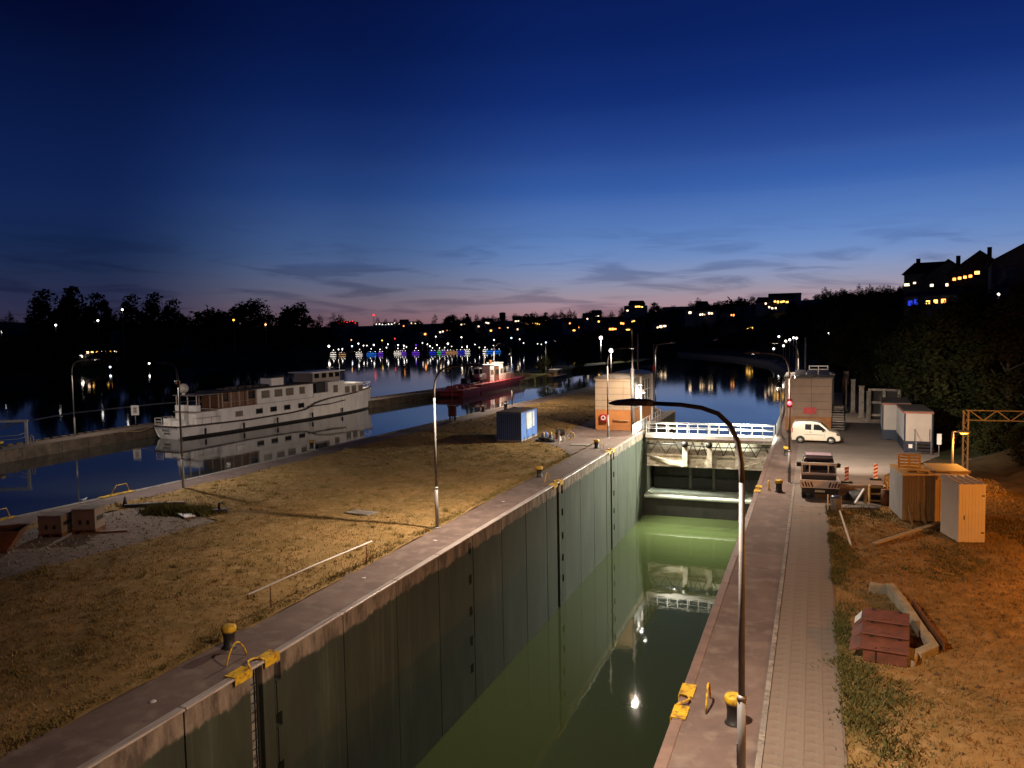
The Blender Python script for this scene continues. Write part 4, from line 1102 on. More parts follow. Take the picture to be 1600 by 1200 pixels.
# structures behind the brown house
def pillar(x, y, w, d, h, label):
    t = thing('stoplog_pillar', label, 'pillar', (x, y, 0), 0, 'grey pillars of the stop log store')
    MB().box(-w / 2, w / 2, 0, d, 0, h).build('shaft', concrete, t, bevel=.03); MB().box(-w / 2 - .1, w / 2 + .1, -.1, d + .1, 0, .15).build('plinth', concrete, t)
    MB().box(-w / 2 - .05, w / 2 + .05, -.05, d + .05, h, h + .1).build('cap', concrete, t)
for i, (x, y, w, d, h) in enumerate([(3.5, 101, .5, .5, 4.0), (4.35, 99, .45, 1.2, 3.9), (5.0, 94, .5, .5, 3.5), (5.45, 90.0, .3, .3, 3.2), (3.9, 108, .6, .6, 4.4)]):
    pillar(x, y, w, d, h, ['grey concrete pillar farthest left of the stop log store', 'wide grey concrete pillar of the stop log store', 'short grey concrete pillar next to the store frame', 'slim grey pillar in front of the store frame', 'tall grey pillar deepest in the stop log store'][i])
fr = thing('stoplog_rack', 'grey concrete rack with dark openings behind the site cabins', 'rack', (5.7, 92.5, 0), R(-20))
for x in (0, 1.5, 3.0): MB().box(x - .15, x + .15, 0, .6, 0, 3.4).build('upright', concrete, fr)
for z in (.4, 1.8, 3.2): MB().box(.15, 2.85, .05, .5, z, z + .22).build('shelf', concrete, fr)
MB().box(.2, 2.8, .55, .6, 0, 3.3).build('back_panel', black, fr)
wl = thing('upper_platform', 'dark concrete platform with white fence above the brown house roof', 'platform', (-.2, 97.0, 0))
MB().box(0, 2.4, 0, 4.5, 0, 4.6).build('body', M('dark_concrete', (.05, .042, .036), .9), wl); MB().box(-.1, 2.5, -.1, 4.6, 4.6, 4.75).build('slab', concrete, wl)
for x in (-.3, .7, 1.7): MB().box(x - .05, x + .05, -.05, .05, 4.75, 5.75).build('fence_post', white_p, wl)
for z in (4.95, 5.3, 5.68): MB().box(-.35, 1.75, -.03, .03, z - .05, z + .05).build('fence_rail', white_p, wl)
for x, y, h, l in [(-2.0, 100.5, 8.4, 'left one of two tall grey masts behind the brown house'), (-1.0, 101.5, 8.9, 'right one of two tall grey masts behind the brown house')]:
    t = thing('steel_mast', l, 'mast', (x, y, 0)); MB().tube([(0, 0, 0), (0, 0, h)], [.14, .10], 10).build('pole', galv, t); MB().lathe([(.25, 0), (.25, .05), (.14, .08)], 10).build('base_plate', steel, t); MB().ball((0, 0, h), .12).build('finial', galv, t)

# ================================================================== ISLAND THINGS
ct = thing('blue_container', 'bright blue storage container with pale notices standing on the meadow', 'container', (-27.75, 66.3, 0), R(2))
cw, cd, chh = 2.45, 4.8, 2.72
MB().box(.03, cw - .03, .03, cd - .03, .12, chh).build('core', blue_box, ct)
n = 12
for k in range(n): MB().box(k * cw / n + .03, (k + .55) * cw / n + .02, -.02, .032, .2, chh - .1).build('front_rib', M('container_dark_blue', (.045, .07, .17), .5), ct)
for k, (a, b) in enumerate(((0.08, 3.2), (3.23, cd - .08))): MB().box(cw - .032, cw + .012, a, b, .22, chh - .08).build('side_door', blue_box, ct)
MB().box(cw + .013, cw + .03, 1.45, 3.15, 1.05, 2.62).build('notice', M('pale_notice', (.62, .64, .66), .5), ct)
MB().box(cw + .013, cw + .03, 3.35, 3.95, 1.15, 2.6).build('notice', M('pale_notice', (.62, .64, .66), .5), ct)
for x in (-.01, cw - .11):
    for y in (-.01, cd - .11): MB().box(x, x + .12, y, y + .12, .02, chh + .02).build('corner_post', blue_box, ct)
MB().box(-.02, cw + .02, -.02, cd + .02, chh + .02, chh + .10).build('roof', M('container_roof', (.10, .075, .06), .8), ct)
MB().box(.0, cw + .015, 0, cd, .02, .2).build('base_rail', M('container_rail', (.34, .30, .28), .6), ct)
# clutter beside the container
ty = thing('tyre_fender', 'low heap of old tyres lying right of the blue container', 'tyre', (-23.9, 67.4, 0))
for k in range(5):
    mb = MB(); rg = []
    for q in range(17):
        t_ = 2 * math.pi * q / 16; c = Vector((.28 * math.cos(t_), 0, .33 + .28 * math.sin(t_)))
        rg.append([c + (Vector((math.cos(t_), 0, math.sin(t_))) * math.cos(u) + Vector((0, 1, 0)) * math.sin(u)) * .09 for u in [2 * math.pi * j / 7 for j in range(7)]])
    o = mb.loft(rg, smooth=True, caps=False).build('tyre', rubber, ty, loc=(.62 * (k % 3) + .2 * (k // 3), .2 * (k % 2) + .33, .1 + .2 * (k // 3))); o.rotation_euler = (R(90), 0, 0)
for i, (x, y) in enumerate([(-23.7, 68.0), (-23.1, 68.4)]):
    t = thing('gas_bottle', ['yellow capped gas bottle nearest the blue container', 'yellow capped gas bottle further from the blue container'][i], 'gas bottle', (x, y, 0), 0, 'gas bottles')
    MB().lathe([(.15, 0), (.16, .05), (.16, .5), (.10, .62)], 14).build('cylinder', M('bottle_grey', (.12, .11, .10), .5), t); MB().lathe([(.11, .6), (.12, .66), (.11, .78), (.02, .82)], 12).build('cap', yellow, t)
t = thing('blue_drum', 'small blue drum lying against the container corner', 'drum', (-24.4, 70.4, .28)); t.rotation_euler = (R(80), 0, R(40))
MB().lathe([(.24, -.35), (.26, -.33), (.26, .33), (.24, .35)], 16).build('drum_body', M('drum_blue', (.03, .07, .30), .4), t); MB().lathe([(.26, -.02), (.275, -.01), (.275, .01), (.26, .02)], 16).build('hoop', M('drum_blue', (.03, .07, .30), .4), t)
t = thing('dark_chest', 'dark chest with tilted lid in the heap beside the container', 'chest', (-22.9, 69.2, 0), R(20)); MB().box(0, .9, 0, .6, .02, .55).build('chest_body', wood, t, bevel=.02); MB().loft([[(0, 0, .56), (.9, 0, .56), (.9, .6, .85), (0, .6, .85)], [(0, 0, .62), (.9, 0, .62), (.9, .6, .91), (0, .6, .91)]]).build('lid', black, t)
for i, (x, y) in enumerate([(-22.2, 68.3), (-21.8, 68.2)]):
    t = thing('plastic_can', ['white plastic canister left of the survey stand', 'white plastic canister right beside the survey stand'][i], 'canister', (x, y, 0), R(20 * i)); MB().box(-.14, .14, -.1, .1, 0, .42).build('can_body', white_p, t, bevel=.03); MB().tube([(-.08, 0, .42), (-.08, 0, .5), (.08, 0, .5), (.08, 0, .42)], .02, 6).build('grip', white_p, t)
t = thing('hose_reel', 'round reel of yellow hose beside the clutter', 'hose reel', (-21.3, 68.9, .42), R(40))
mb = MB(); rg = []
for q in range(19):
    t_ = 2 * math.pi * q / 18; c = Vector((.36 * math.cos(t_), 0, .36 * math.sin(t_)))
    rg.append([c + (Vector((math.cos(t_), 0, math.sin(t_))) * math.cos(u) + Vector((0, 1, 0)) * math.sin(u)) * .055 for u in [2 * math.pi * j / 7 for j in range(7)]])
mb.loft(rg, smooth=True, caps=False).build('hose', M('hose_tan', (.40, .24, .08), .6), t); MB().beam((-.3, 0, 0), (.3, 0, 0), .04).build('spoke', black, t); MB().beam((0, 0, -.4), (0, 0, .36), .04).build('stand', black, t)
t = thing('marker_stake', 'thin white marker stake in front of the clutter heap', 'stake', (-21.55, 66.2, 0)); MB().box(-.03, .03, -.02, .02, 0, 1.25).build('stake', white_p, t); MB().box(-.09, .09, -.03, -.02, .8, 1.25).build('plate', white_p, t)
t = MB().box(-.85, .85, -.45, .45, .012, .06).build('cover_slab', concrete, loc=(-19.6, 66.2, 0)); tag(t, 'pale rectangular cover slab beside the bollard near the orange house', 'slab')
t = MB().prism([(-.9, -.3), (.8, -.5), (1.0, .35), (-.6, .5)], .03, .09).build('cover_slab', concrete, loc=(-24.2, 37.3, 0)); tag(t, 'grey cover slab lying in the dry meadow beside lamp post', 'slab')
for i, (x, y) in enumerate([(-17.4, 33.4), (-17.6, 27.2), (-17.3, 15.8), (-17.5, 42.6), (-17.7, 56.8), (-17.35, 66.8)]):
    tag(MB().lathe([(.11, 0), (.10, .018), (.02, .022)], 10).build('survey_stud', M('stud_pale', (.5, .45, .42), .6), loc=(x, y, 0.001)), 'small pale survey stud set flush in the island walkway', 'stud', 'survey studs in the walkway')
# boat hook rack: long pale pole on two posts
rk = thing('boat_hook_rack', 'long white boat hook pole resting on two rusty posts', 'boat hook', (0, 0, 0))
MB().tube([(-19.0, 21.8, .93), (-18.75, 25.5, .97), (-18.46, 29.3, .97)], .035, 8).build('pole', white_p, rk)
for x, y in ((-18.95, 22.95), (-18.5, 28.9)): MB().tube([(x, y, 0), (x, y, .9)], .025, 8).build('post', rust, rk)
MB().tube([(-18.46, 29.3, .97), (-18.4, 29.5, 1.06), (-18.42, 29.62, .98), (-18.46, 29.5, .84)], .018, 6).build('hook', plank_m, rk)
# gravel patch: bale like crates, skip, boards
def crate(loc, rz, label):
    t = thing('wooden_crate', label, 'crate', loc, rz, 'pale crates on the gravel')
    cm = M('crate_card', (.26, .19, .145), .8, col2=(.20, .145, .11), scale=2)
    for x in (0, .55, 1.1): MB().box(x, x + .12, 0, 1.1, 0, .14).build('foot', wood, t)
    MB().box(0, 1.22, 0, 1.12, .14, .18).build('tray', wood, t)
    MB().box(.02, 1.2, .02, 1.1, .18, 1.08).build('carton', cm, t, bevel=.02)
    MB().box(.0, 1.22, .0, 1.12, 1.08, 1.13).build('lid', cm, t)
    for k in range(2): MB().box(.35 + .4 * k, .5 + .4 * k, .012, .025, .42, .62).build('hand_hole', black, t)
    MB().box(1.195, 1.21, .2, .9, .55, .75).build('side_slot', black, t)
    return t
crate((-37.5, 27.55, .012), R(24), 'pale boxed crate on the gravel nearer the rusty skip')
crate((-36.35, 28.6, .012), R(24), 'taller standing pale crate behind the other on gravel').scale = (1, 1, 1.18)
sk = thing('waste_skip', 'rusty brown waste skip at left border of the picture', 'skip', (-37.6, 24.9, .012), R(38))
def skp(z, a, b): return [(-a, -b, z), (a, -b, z), (a, b, z), (-a, b, z)]
MB().loft([skp(.08, 1.1, .7), skp(1.05, 1.75, .85), skp(1.05, 1.68, .79), skp(.16, 1.05, .64)], caps=False).build('tub', rust, sk); MB().box(-1.05, 1.05, -.64, .64, .08, .16).build('floor', rust, sk)
for x in (-.6, .6):
    MB().box(x - .06, x + .06, -.93, -.75, .2, .95).build('side_rib', rust, sk); MB().box(x - .06, x + .06, .75, .93, .2, .95).build('side_rib', rust, sk)
for y in (-.6, .6): MB().box(-1.1, 1.1, y - .06, y + .06, 0, .08).build('skid', rust, sk)
t = thing('white_board', 'white painted board lying on pale battens beside the weeds', 'board', (-33.7, 33.7, .012), R(-28)); MB().box(-.95, .95, -.3, .3, .10, .15).build('panel', white_p, t); MB().box(-.9, -.8, -.3, .3, 0, .1).build('batten', plank_m, t); MB().box(.7, .8, -.3, .3, 0, .1).build('batten', plank_m, t)
for i, (x, y, r, l) in enumerate([(-38.0, 34.9, 35, 'dark timber beam lying on the walkway beside the weeds'), (-37.0, 35.6, 22, 'second dark timber beam behind the first on the walkway'), (-35.0, 29.4, 30, 'short dark pipe lying on gravel beside the crates')]):
    tag(MB().box(-1.2, 1.2, -.13, .13, .0, .2 if i < 2 else .1, rz=R(r)).build('timber_beam', wood if i else black, loc=(x, y, .012), bevel=.01), l, 'beam')
t = thing('cable_drum_stand', 'small dark mooring cleat block at end of the weeds', 'cleat', (-32.3, 34.9, 0), R(30)); MB().box(-.5, .5, -.2, .2, 0, .25).build('base_block', black, t, bevel=.03); MB().tube([(0, 0, .2), (.05, 0, .6), (.3, 0, .62)], .07, 8).build('horn', black, t)
t = thing('traffic_cone', 'small dark cone standing on the basin walkway', 'cone', (-39.3, 34.6, 0)); MB().lathe([(.16, .04), (.03, .6)], 12).build('cone_body', black, t); MB().box(-.2, .2, -.2, .2, 0, .04).build('foot', black, t)
# yellow ladder hoops on the basin edge
def qladder(y, label):
    x = lerp_tab(QE, y); t = thing('quay_ladder', label, 'ladder', (x, y, 0), R(-3), 'ladders on the basin quay')
    MB().box(-.08, .35, -1.5, 1.0, .032, .07).build('edge_plate', yellow, t)
    MB().tube([(.1, -.7, .05), (.12, -.2, .62), (.12, .55, .62), (.1, .75, .05)], .032, 6).build('grab_hoop', yellow, t)
    for k in range(5): MB().tube([(-.1, -.25, -.3 - .3 * k), (-.1, .25, -.3 - .3 * k)], .02, 6).build('rung', rust, t)
qladder(37.3, 'pale yellow quay ladder hoop on the basin edge beside lamp post')
qladder(29.5, 'pale yellow ladder plate on basin edge behind the crates')
# rusty cabinet with pole on basin walkway
t = thing('cabinet_post', 'rust brown cabinet on a tall thin pole at basin edge', 'cabinet', (-39.75, 81.5, 0), R(5))
MB().box(-.42, .42, -.3, .3, .5, 1.75).build('cabinet', rust, t, bevel=.03); MB().box(-.35, .35, -.32, -.30, .58, 1.68).build('door', rust, t); MB().tube([(0, 0, 0), (0, 0, 7.4)], .05, 8).build('pole', galv, t)
for x in (-.3, .3): MB().box(x - .04, x + .04, -.2, .2, 0, .5).build('leg', black, t)
MB().box(-.7, .7, -.35, .35, 0, .05).build('base_plate', concrete, t)
t = thing('ventilation_stub', 'stubby pale pipe at basin edge above blue container', 'pipe', (-37.4, 92.5, 0)); MB().lathe([(.22, 0), (.22, .9)], 14).build('pipe', concrete, t); MB().lathe([(.30, .9), (.30, 1.0), (.05, 1.08)], 14).build('cap', galv, t)
# mole things
t = thing('number_sign', 'white number sign on a post on the mole beside the ship', 'sign', (-80.6, 73.2, MZ), R(40))
MB().tube([(0, 0, 0), (0, 0, 1.2)], .05, 8).build('post', galv, t); MB().box(-.45, .45, -.06, -.02, 1.1, 2.35).build('board', white_p, t); MB().box(-.25, .25, -.066, -.06, 1.3, 2.15).build('inset', M('pale_inset', (.55, .5, .46), .6), t)
text_part('number', '2', .75, rust, t, (0, -.072, 1.72), (R(90), 0, 0))
fr = thing('portal_frame', 'grey steel portal frame with tube railing on the mole', 'frame', (-78.4, 54.5, MZ), R(30))
for x in (-1.5, 2.2): MB().box(x - .12, x + .12, -.12, .12, 0, 2.6).build('upright', galv, fr)
MB().box(-1.7, 2.4, -.1, .1, 2.35, 2.6).build('crossbeam', galv, fr)
for z in (.55, .95): MB().tube([(-.8, -.5, 0), (-.75, -.5, z - .1), (-.6, -.5, z), (1.6, -.5, z + .1), (2.2, -.3, z + .3)], .035, 6).build('rail', galv, fr)
MB().tube([(2.6, -.2, 0), (2.65, -.2, .8), (2.75, -.2, 1.0), (2.9, -.2, .8), (2.95, -.2, 0)], .05, 6).build('hoop', M('hoop_tan', (.30, .22, .14), .6), fr)
# gull
gu = thing('white_gull', 'small white gull floating in the basin close to the quay', 'gull', (-50.2, 40.6, WZ), R(70))
mb = MB(); rg = []
for x, w, z0, z1 in [(-.24, .008, .085, .10), (-.17, .035, .05, .105), (-.08, .07, -.01, .13), (.0, .082, -.03, .145), (.08, .07, -.02, .15), (.13, .05, .03, .17), (.16, .038, .09, .20), (.19, .036, .12, .215), (.225, .03, .13, .205), (.245, .012, .15, .18)]:
    c = (z0 + z1) / 2; hh = (z1 - z0) / 2
    rg.append([(x, w * math.cos(2 * math.pi * k / 12), c + hh * math.sin(2 * math.pi * k / 12)) for k in range(12)])
mb.loft(rg, smooth=True).build('body', white_p, gu); MB().tube([(.24, 0, .165), (.27, 0, .16), (.285, 0, .152)], [.011, .008, .003], 6).build('beak', M('beak', (.5, .18, .03), .5), gu)
for sd in (-1, 1): MB().loft([[(.08, sd * .075, .06), (.08, sd * .085, .10), (.06, sd * .07, .14)], [(-.1, sd * .07, .05), (-.1, sd * .082, .09), (-.1, sd * .06, .13)], [(-.26, sd * .012, .09), (-.26, sd * .014, .10), (-.26, sd * .01, .11)]]).build('wing', M('gull_grey', (.45, .46, .48), .7), gu)
# floating boom on river behind the mole
bm = MB(); pts = [(-150 + .2 * k * 3, 66 + 2.1 * k + 1.2 * math.sin(k * .4), WZ + .03) for k in range(30)]
tag(MB().tube([(-97, 58, WZ + .03), (-101, 66, WZ + .03), (-108, 77, WZ + .03), (-113, 90, WZ + .03), (-112, 106, WZ + .03), (-108, 118, WZ + .03)], .09, 6).build('floating_boom', M('boom_grey', (.32, .30, .28), .6)), 'thin pale floating boom line on dark river behind the mole', 'boom')
# ================================================================== WHITE SHIP
ship = thing('passenger_ship', 'long white passenger ship with wheelhouse moored along the mole', 'ship', (-71.0, 69.3, WZ), R(90 - 4.7))
SL = 39.6
def sheer(s):      # deck edge height above water
    return lerp_tab([(0, 1.55), (10, 1.35), (18, 1.45), (21, 1.65), (23, 2.4), (26, 2.75), (33, 3.05), (39.6, 3.55)], s)
def halfb(s):
    return lerp_tab([(0, 2.05), (1.5, 2.35), (6, 2.6), (24, 2.6), (30, 2.25), (34, 1.65), (37.5, .8), (39.6, .06)], s)
rings = []
for i in range(41):
    s = SL * i / 40; b = halfb(s); h = sheer(s); rake = -.9 * (1 - h / 1.55) if i == 0 else 0
    bw = b * (.86 if s > 4 else .80); k = s / SL
    sb = s if i else .0
    rk = .0 if i else -.55
    bow = .0 if s < 33 else (s - 33) / 6.6
    rings.append([(sb - bow * .9, -bw * .55, -.6), (sb - bow * .8, -bw, .05), (sb + rk * .4 - bow * .6, -bw - (b - bw) * .35, .30), (sb + rk, -b, h), (sb + rk, b, h), (sb + rk * .4 - bow * .6, bw + (b - bw) * .35, .30), (sb - bow * .8, bw, .05), (sb - bow * .9, bw * .55, -.6)])
hull = MB().loft(rings).build('hull', [boat_white], ship)
for sd in (-1, 1):
    vs = []; fs = []; n = 0
    for i in range(41):
        s = SL * i / 40; b = halfb(s) + .03; h = sheer(s); rk = -.55 if i == 0 else 0
        vs += [(s + rk, sd * b, h - .16), (s + rk, sd * (b + .05), h - .13), (s + rk, sd * (b + .05), h + .02), (s + rk, sd * (b - .12), h + .05)]
    for i in range(40):
        for q in range(3): fs.append((i * 4 + q, i * 4 + q + 1, i * 4 + 5 + q, i * 4 + 4 + q))
    MB().add(vs, fs).build('rubbing_strake', M('dark_trim', (.055, .03, .028), .6), hull)
    vs = []; fs = []
    for i in range(41):
        s = SL * i / 40; b = halfb(s); bw = b * (.86 if s > 4 else .80); bow = .0 if s < 33 else (s - 33) / 6.6
        vs += [(s - bow * .8, sd * (bw + .012), -.05), (s - bow * .7, sd * (bw + .35 * (b - bw) + .012), .27)]
    for i in range(40): fs.append((i * 2, i * 2 + 1, i * 2 + 3, i * 2 + 2))
    MB().add(vs, fs).build('boot_stripe', M('boot_black', (.03, .024, .022), .6), hull)
MB().box(-.62, -.55, -2.05, 2.05, 1.42, 1.60).build('rubbing_strake', M('dark_trim', (.055, .03, .028), .6), hull)
text_part('ship_name', 'MAINZ', .42, black, ship, (-.47, .1, 1.02), (R(90), 0, R(-90)), depth=.01)
MB().box(-.36, -.30, -.42, .62, .60, .72).build('painted_bar', black, ship)
MB().prism([(-.4, -2.0), (24, -2.45), (24, 2.45), (-.4, 2.0)], 1.18, 1.25).build('deck', M('deck_grey', (.22, .17, .14), .7), ship)
MB().prism([(23, -2.4), (30, -2.15), (34, -1.55), (38.6, -.3), (38.6, .3), (34, 1.55), (30, 2.15), (23, 2.4)], 2.3, 2.4).build('fore_deck', M('deck_grey', (.22, .17, .14), .7), ship)
# lower house with small windows
def house(x0, x1, hw, z0, z1, m, name='deckhouse'):
    return MB().box(x0, x1, -hw, hw, z0, z1).build(name, m, ship, bevel=.05)
low = house(5.6, 24.0, 2.1, 1.25, 3.05, boat_white, 'lower_deckhouse')
for s in (8.3, 11.8, 14.4, 17.0, 19.8):
    for sd in (-1, 1):
        w = MB().box(s, s + 1.15, sd * 2.1 - .03, sd * 2.1 + .03, 1.85, 2.45).build('porthole_window', glass_d if s > 10 else curtain, low)
        MB().box(s - .06, s + 1.21, sd * 2.1 - .015, sd * 2.1 + .015, 1.79, 2.51).build('window_frame', M('win_frame', (.30, .25, .22), .5), w)
up = house(12.2, 23.2, 1.95, 3.05, 5.05, boat_white, 'upper_deckhouse')
for s in (13.0, 15.4, 17.6, 20.3):
    for sd in (-1, 1):
        w = MB().box(s, s + (1.5 if s < 20 else 1.1), sd * 1.95 - .03, sd * 1.95 + .03, 3.75, 4.75).build('window_pane', curtain, up)
        MB().box(s - .07, s + (1.57 if s < 20 else 1.17), sd * 1.95 - .015, sd * 1.95 + .015, 3.68, 4.82).build('window_frame', boat_white, w)
MB().box(12.2, 23.2, -2.02, -1.96, 3.02, 3.10).build('seam', M('seam_grey', (.35, .29, .26), .6), up)
# wooden open saloon aft
wd = house(6.4, 12.15, 1.75, 3.05, 4.95, wood, 'wooden_saloon')
for s in (6.3, 7.7, 9.1, 10.5, 12.0):
    for sd in (-1, 1): MB().box(s - .05, s + .05, sd * 2.02 - .05, sd * 2.02 + .05, 3.05, 5.0).build('post', M('post_tan', (.45, .32, .24), .6), wd)
for s0, s1 in ((6.6, 7.5), (10.9, 12.0)):
    for sd in (-1, 1): MB().box(s0, s1, sd * 1.75 - .02, sd * 1.75 + .02, 3.9, 4.85).build('window_pane', glass_d, wd)
for sd in (-1, 1): MB().tube([(6.2, sd * 2.05, 3.75), (12.1, sd * 2.05, 3.75)], .03, 6).build('handrail', M('post_tan', (.45, .32, .24), .6), wd)
MB().box(5.8, 12.2, -2.1, 2.1, 3.06, 3.14).build('saloon_deck', wood, wd)
MB().box(6.0, 25.4, -2.15, 2.15, 5.06, 5.2).build('upper_roof', M('roof_dark', (.035, .028, .026), .8), ship)
for k in range(9): MB().box(8 + k * 1.3, 8.9 + k * 1.3, -.6 + .1 * (k % 3), .7, 5.2, 5.42 + .1 * (k % 2)).build('roof_locker', M('locker_dark', (.06, .045, .04), .8), ship)
fb = MB().box(15.9, 18.3, -1.0, 1.0, 5.2, 6.25).build('roof_funnel', boat_white, ship, bevel=.05); MB().loft([[(15.7, -1.1, 6.25), (18.4, -1.1, 6.25), (18.4, 1.1, 6.25), (15.7, 1.1, 6.25)], [(15.7, -1.1, 6.3), (18.4, -1.1, 6.55), (18.4, 1.1, 6.55), (15.7, 1.1, 6.3)]]).build('funnel_top', M('roof_dark', (.035, .028, .026), .8), fb)
# mid recess with doors, forward cabins
MB().box(23.2, 26.4, -1.5, 1.5, 3.0, 5.05).build('recess', black, ship)
for sd in (-1, 1):
    MB().box(23.25, 24.3, sd * 1.55 - .02, sd * 1.55 + .02, 3.3, 4.9).build('door', glass_d, ship); MB().box(23.2, 26.4, sd * 2.0 - .03, sd * 2.0 + .03, 2.6, 3.6).build('bulwark', boat_white, ship)
fw = house(26.4, 30.2, 2.0, 2.4, 5.05, boat_white, 'forward_cabin')
for sd in (-1, 1): MB().box(27.6, 28.6, sd * 2.0 - .03, sd * 2.0 + .03, 3.4, 4.5).build('window_pane', curtain, fw)
f2 = house(30.2, 35.2, 1.7, 2.4, 4.4, boat_white, 'fore_cabin')
for s in (30.7, 32.3, 34.0):
    for sd in (-1, 1): MB().box(s, s + 1.1, sd * 1.7 - .03, sd * 1.7 + .03, 3.1, 4.1).build('window_pane', curtain, f2)
MB().box(30.1, 35.4, -1.8, 1.8, 4.4, 4.5).build('cabin_roof', white_p, f2)
wh = thing  # wheelhouse
whs = house(23.4, 29.6, 1.75, 5.2, 6.55, M('wheelhouse_tan', (.36, .30, .26), .5), 'wheelhouse')
for s in (23.8, 25.4, 27.0, 28.4):
    for sd in (-1, 1): MB().box(s, s + .95, sd * 1.75 - .03, sd * 1.75 + .03, 5.75, 6.4).build('window_pane', glass_d, whs)
MB().box(29.58, 29.64, -1.5, 1.5, 5.75, 6.4).build('front_window', glass_d, whs)
MB().box(22.6, 30.4, -2.1, 2.1, 6.56, 6.68).build('wheelhouse_roof', white_p, whs)
MB().box(28.8, 30.0, -.15, .15, 7.0, 7.12).build('radar_bar', white_p, whs); MB().tube([(29.4, 0, 6.68), (29.4, 0, 7.0)], .08, 8).build('radar_post', white_p, whs)
for k in range(2): MB().lathe([(.16, 0), (.10, .22), (.02, .24)], 10).build('search_light', white_p, whs, loc=(29.9 + .2 * k, -1.2 + .1 * k, 6.0 - .4 * k))
# aft deck: awning frame, lockers, radar ball, rails
aw = M('awning_tan', (.50, .40, .33), .6)
for s in (2.6, 6.0):
    for y in (-1.7, -.2, 1.7): MB().box(s - .05, s + .05, y - .05, y + .05, 3.0, 4.9).build('awning_post', aw, ship)
MB().box(2.3, 6.3, -1.95, 1.95, 4.9, 5.0).build('awning_top', M('awning_grey', (.20, .17, .17), .7), ship)
MB().box(2.2, 6.2, -1.9, 1.9, 2.92, 3.02).build('aft_platform', M('deck_grey', (.22, .17, .14), .7), ship)
for y0, y1 in ((-1.8, -.5), (.3, 1.8)):
    MB().box(2.4, 3.1, y0, y1, 3.02, 3.75).build('aft_locker', white_p, ship, bevel=.04); MB().box(2.4, 5.6, y0, y1, 1.25, 2.9).build('aft_cabin', boat_white, ship, bevel=.05)
MB().ball((3.0, .9, 5.75), .62, 16).build('radar_ball', M('ball_cream', (.60, .54, .44), .5), ship); MB().tube([(3.0, .9, 5.0), (3.0, .9, 5.2)], .2, 10).build('ball_foot', boat_white, ship)
for y0, y1, z in ((-1.5, -.1, 2.15), (.1, 1.3, 2.35)): MB().box(.2, 1.2, y0, y1, 1.25, z).build('stern_locker', white_p, ship, bevel=.06)
for z in (1.75, 2.1, 2.45): MB().tube([(2.2, 2.1, z), (-.4, 1.95, z), (-.4, .8, z)], .025, 6).build('stern_rail', white_p, ship)
for p in ((2.2, 2.1), (.9, 2.03), (-.4, 1.95), (-.4, .8)): MB().tube([(p[0], p[1], 1.4), (p[0], p[1], 2.45)], .03, 6).build('rail_post', white_p, ship)
for sd in (-1, 1):
    MB().tube([(1.5, sd * 2.2, 2.3), (5.5, sd * 2.45, 2.25)], .025, 6).build('side_rail', M('post_tan', (.45, .32, .24), .6), ship)
    for s in (1.5, 2.8, 4.2, 5.5): MB().tube([(s, sd * 2.3, 1.4), (s, sd * 2.3, 2.28)], .025, 6).build('rail_post', M('post_tan', (.45, .32, .24), .6), ship)
wn = MB().box(36.2, 37.2, -.5, .5, 2.7, 3.3).build('anchor_winch', black, ship, bevel=.05); MB().tube([(36.7, -.8, 3.1), (36.7, .8, 3.1)], .25, 10).build('winch_drum', galv, wn)
MB().tube([(35.6, -1.3, 3.95), (37.6, -.75, 4.15), (39.2, -.2, 4.3), (39.2, .2, 4.3), (37.6, .75, 4.15), (35.6, 1.3, 3.95)], .035, 6).build('bow_rail', white_p, ship)
for p in ((35.6, -1.3), (37.6, -.75), (39.1, 0), (37.6, .75), (35.6, 1.3)): MB().tube([(p[0], p[1], 3.0), (p[0], p[1], 4.15)], .03, 6).build('rail_post', white_p, ship)
MB().tube([(30, -2.2, 2.1), (26, -2.65, 1.9), (21, -2.68, 1.9)], .09, 6).build('fender_bar', M('dark_trim', (.055, .03, .028), .6), ship)

for s_ in (3.0, 9.0, 15.0, 22.0, 29.0):
    MB().tube([(s_, -halfb(s_) - .10, .35), (s_, -halfb(s_) - .12, 1.0)], [.11, .13], 8).build('side_fender', rubber, ship)
    MB().tube([(s_, -halfb(s_) - .10, 1.0), (s_, -halfb(s_) - .02, sheer(s_) + .02)], .015, 5).build('fender_line', plank_m, ship)
for a, b in (((.2, 2.1, 1.6), (-3.5, 3.6, 1.1)), ((38.2, .5, 3.6), (41.5, 2.2, 1.1))):
    MB().tube([a, tuple((p + q) / 2 - (.35 if i == 2 else 0) for i, (p, q) in enumerate(zip(a, b))), b], .03, 5).build('mooring_line', plank_m, ship)

# ================================================================== DREDGER AND WORK BOATS
dg_ = thing('red_dredger', 'dark red dredging pontoon with excavator moored along the mole', 'dredger', (-63.4, 128.2, WZ), R(90 + 2.5))
def pont(x0, x1, hw, z, m, name):
    return MB().loft([[(x0 + .7, -hw + .3, -.6), (x0 + .7, hw - .3, -.6), (x0, hw, z * .55), (x0, hw, z), (x0, -hw, z), (x0, -hw, z * .55)], [(x1 - 1.2, -hw + .3, -.6), (x1 - 1.2, hw - .3, -.6), (x1, hw, z * .55), (x1, hw, z), (x1, -hw, z), (x1, -hw, z * .55)]]).build(name, m, dg_)
pont(0, 9.5, 3.1, 1.35, hull_red, 'fore_pontoon'); pont(9.7, 37.0, 3.0, 1.75, hull_red, 'main_hull')
for x in (1.0, 5.0): MB().tube([(-.08, -2.4, .3), (-.08, 2.4, .3), (-.08, 2.6, 1.0), (-.08, -2.6, 1.0), (-.08, -2.4, .3)], .09, 6).build('fender_frame', M('fender_red', (.18, .03, .035), .6), dg_)
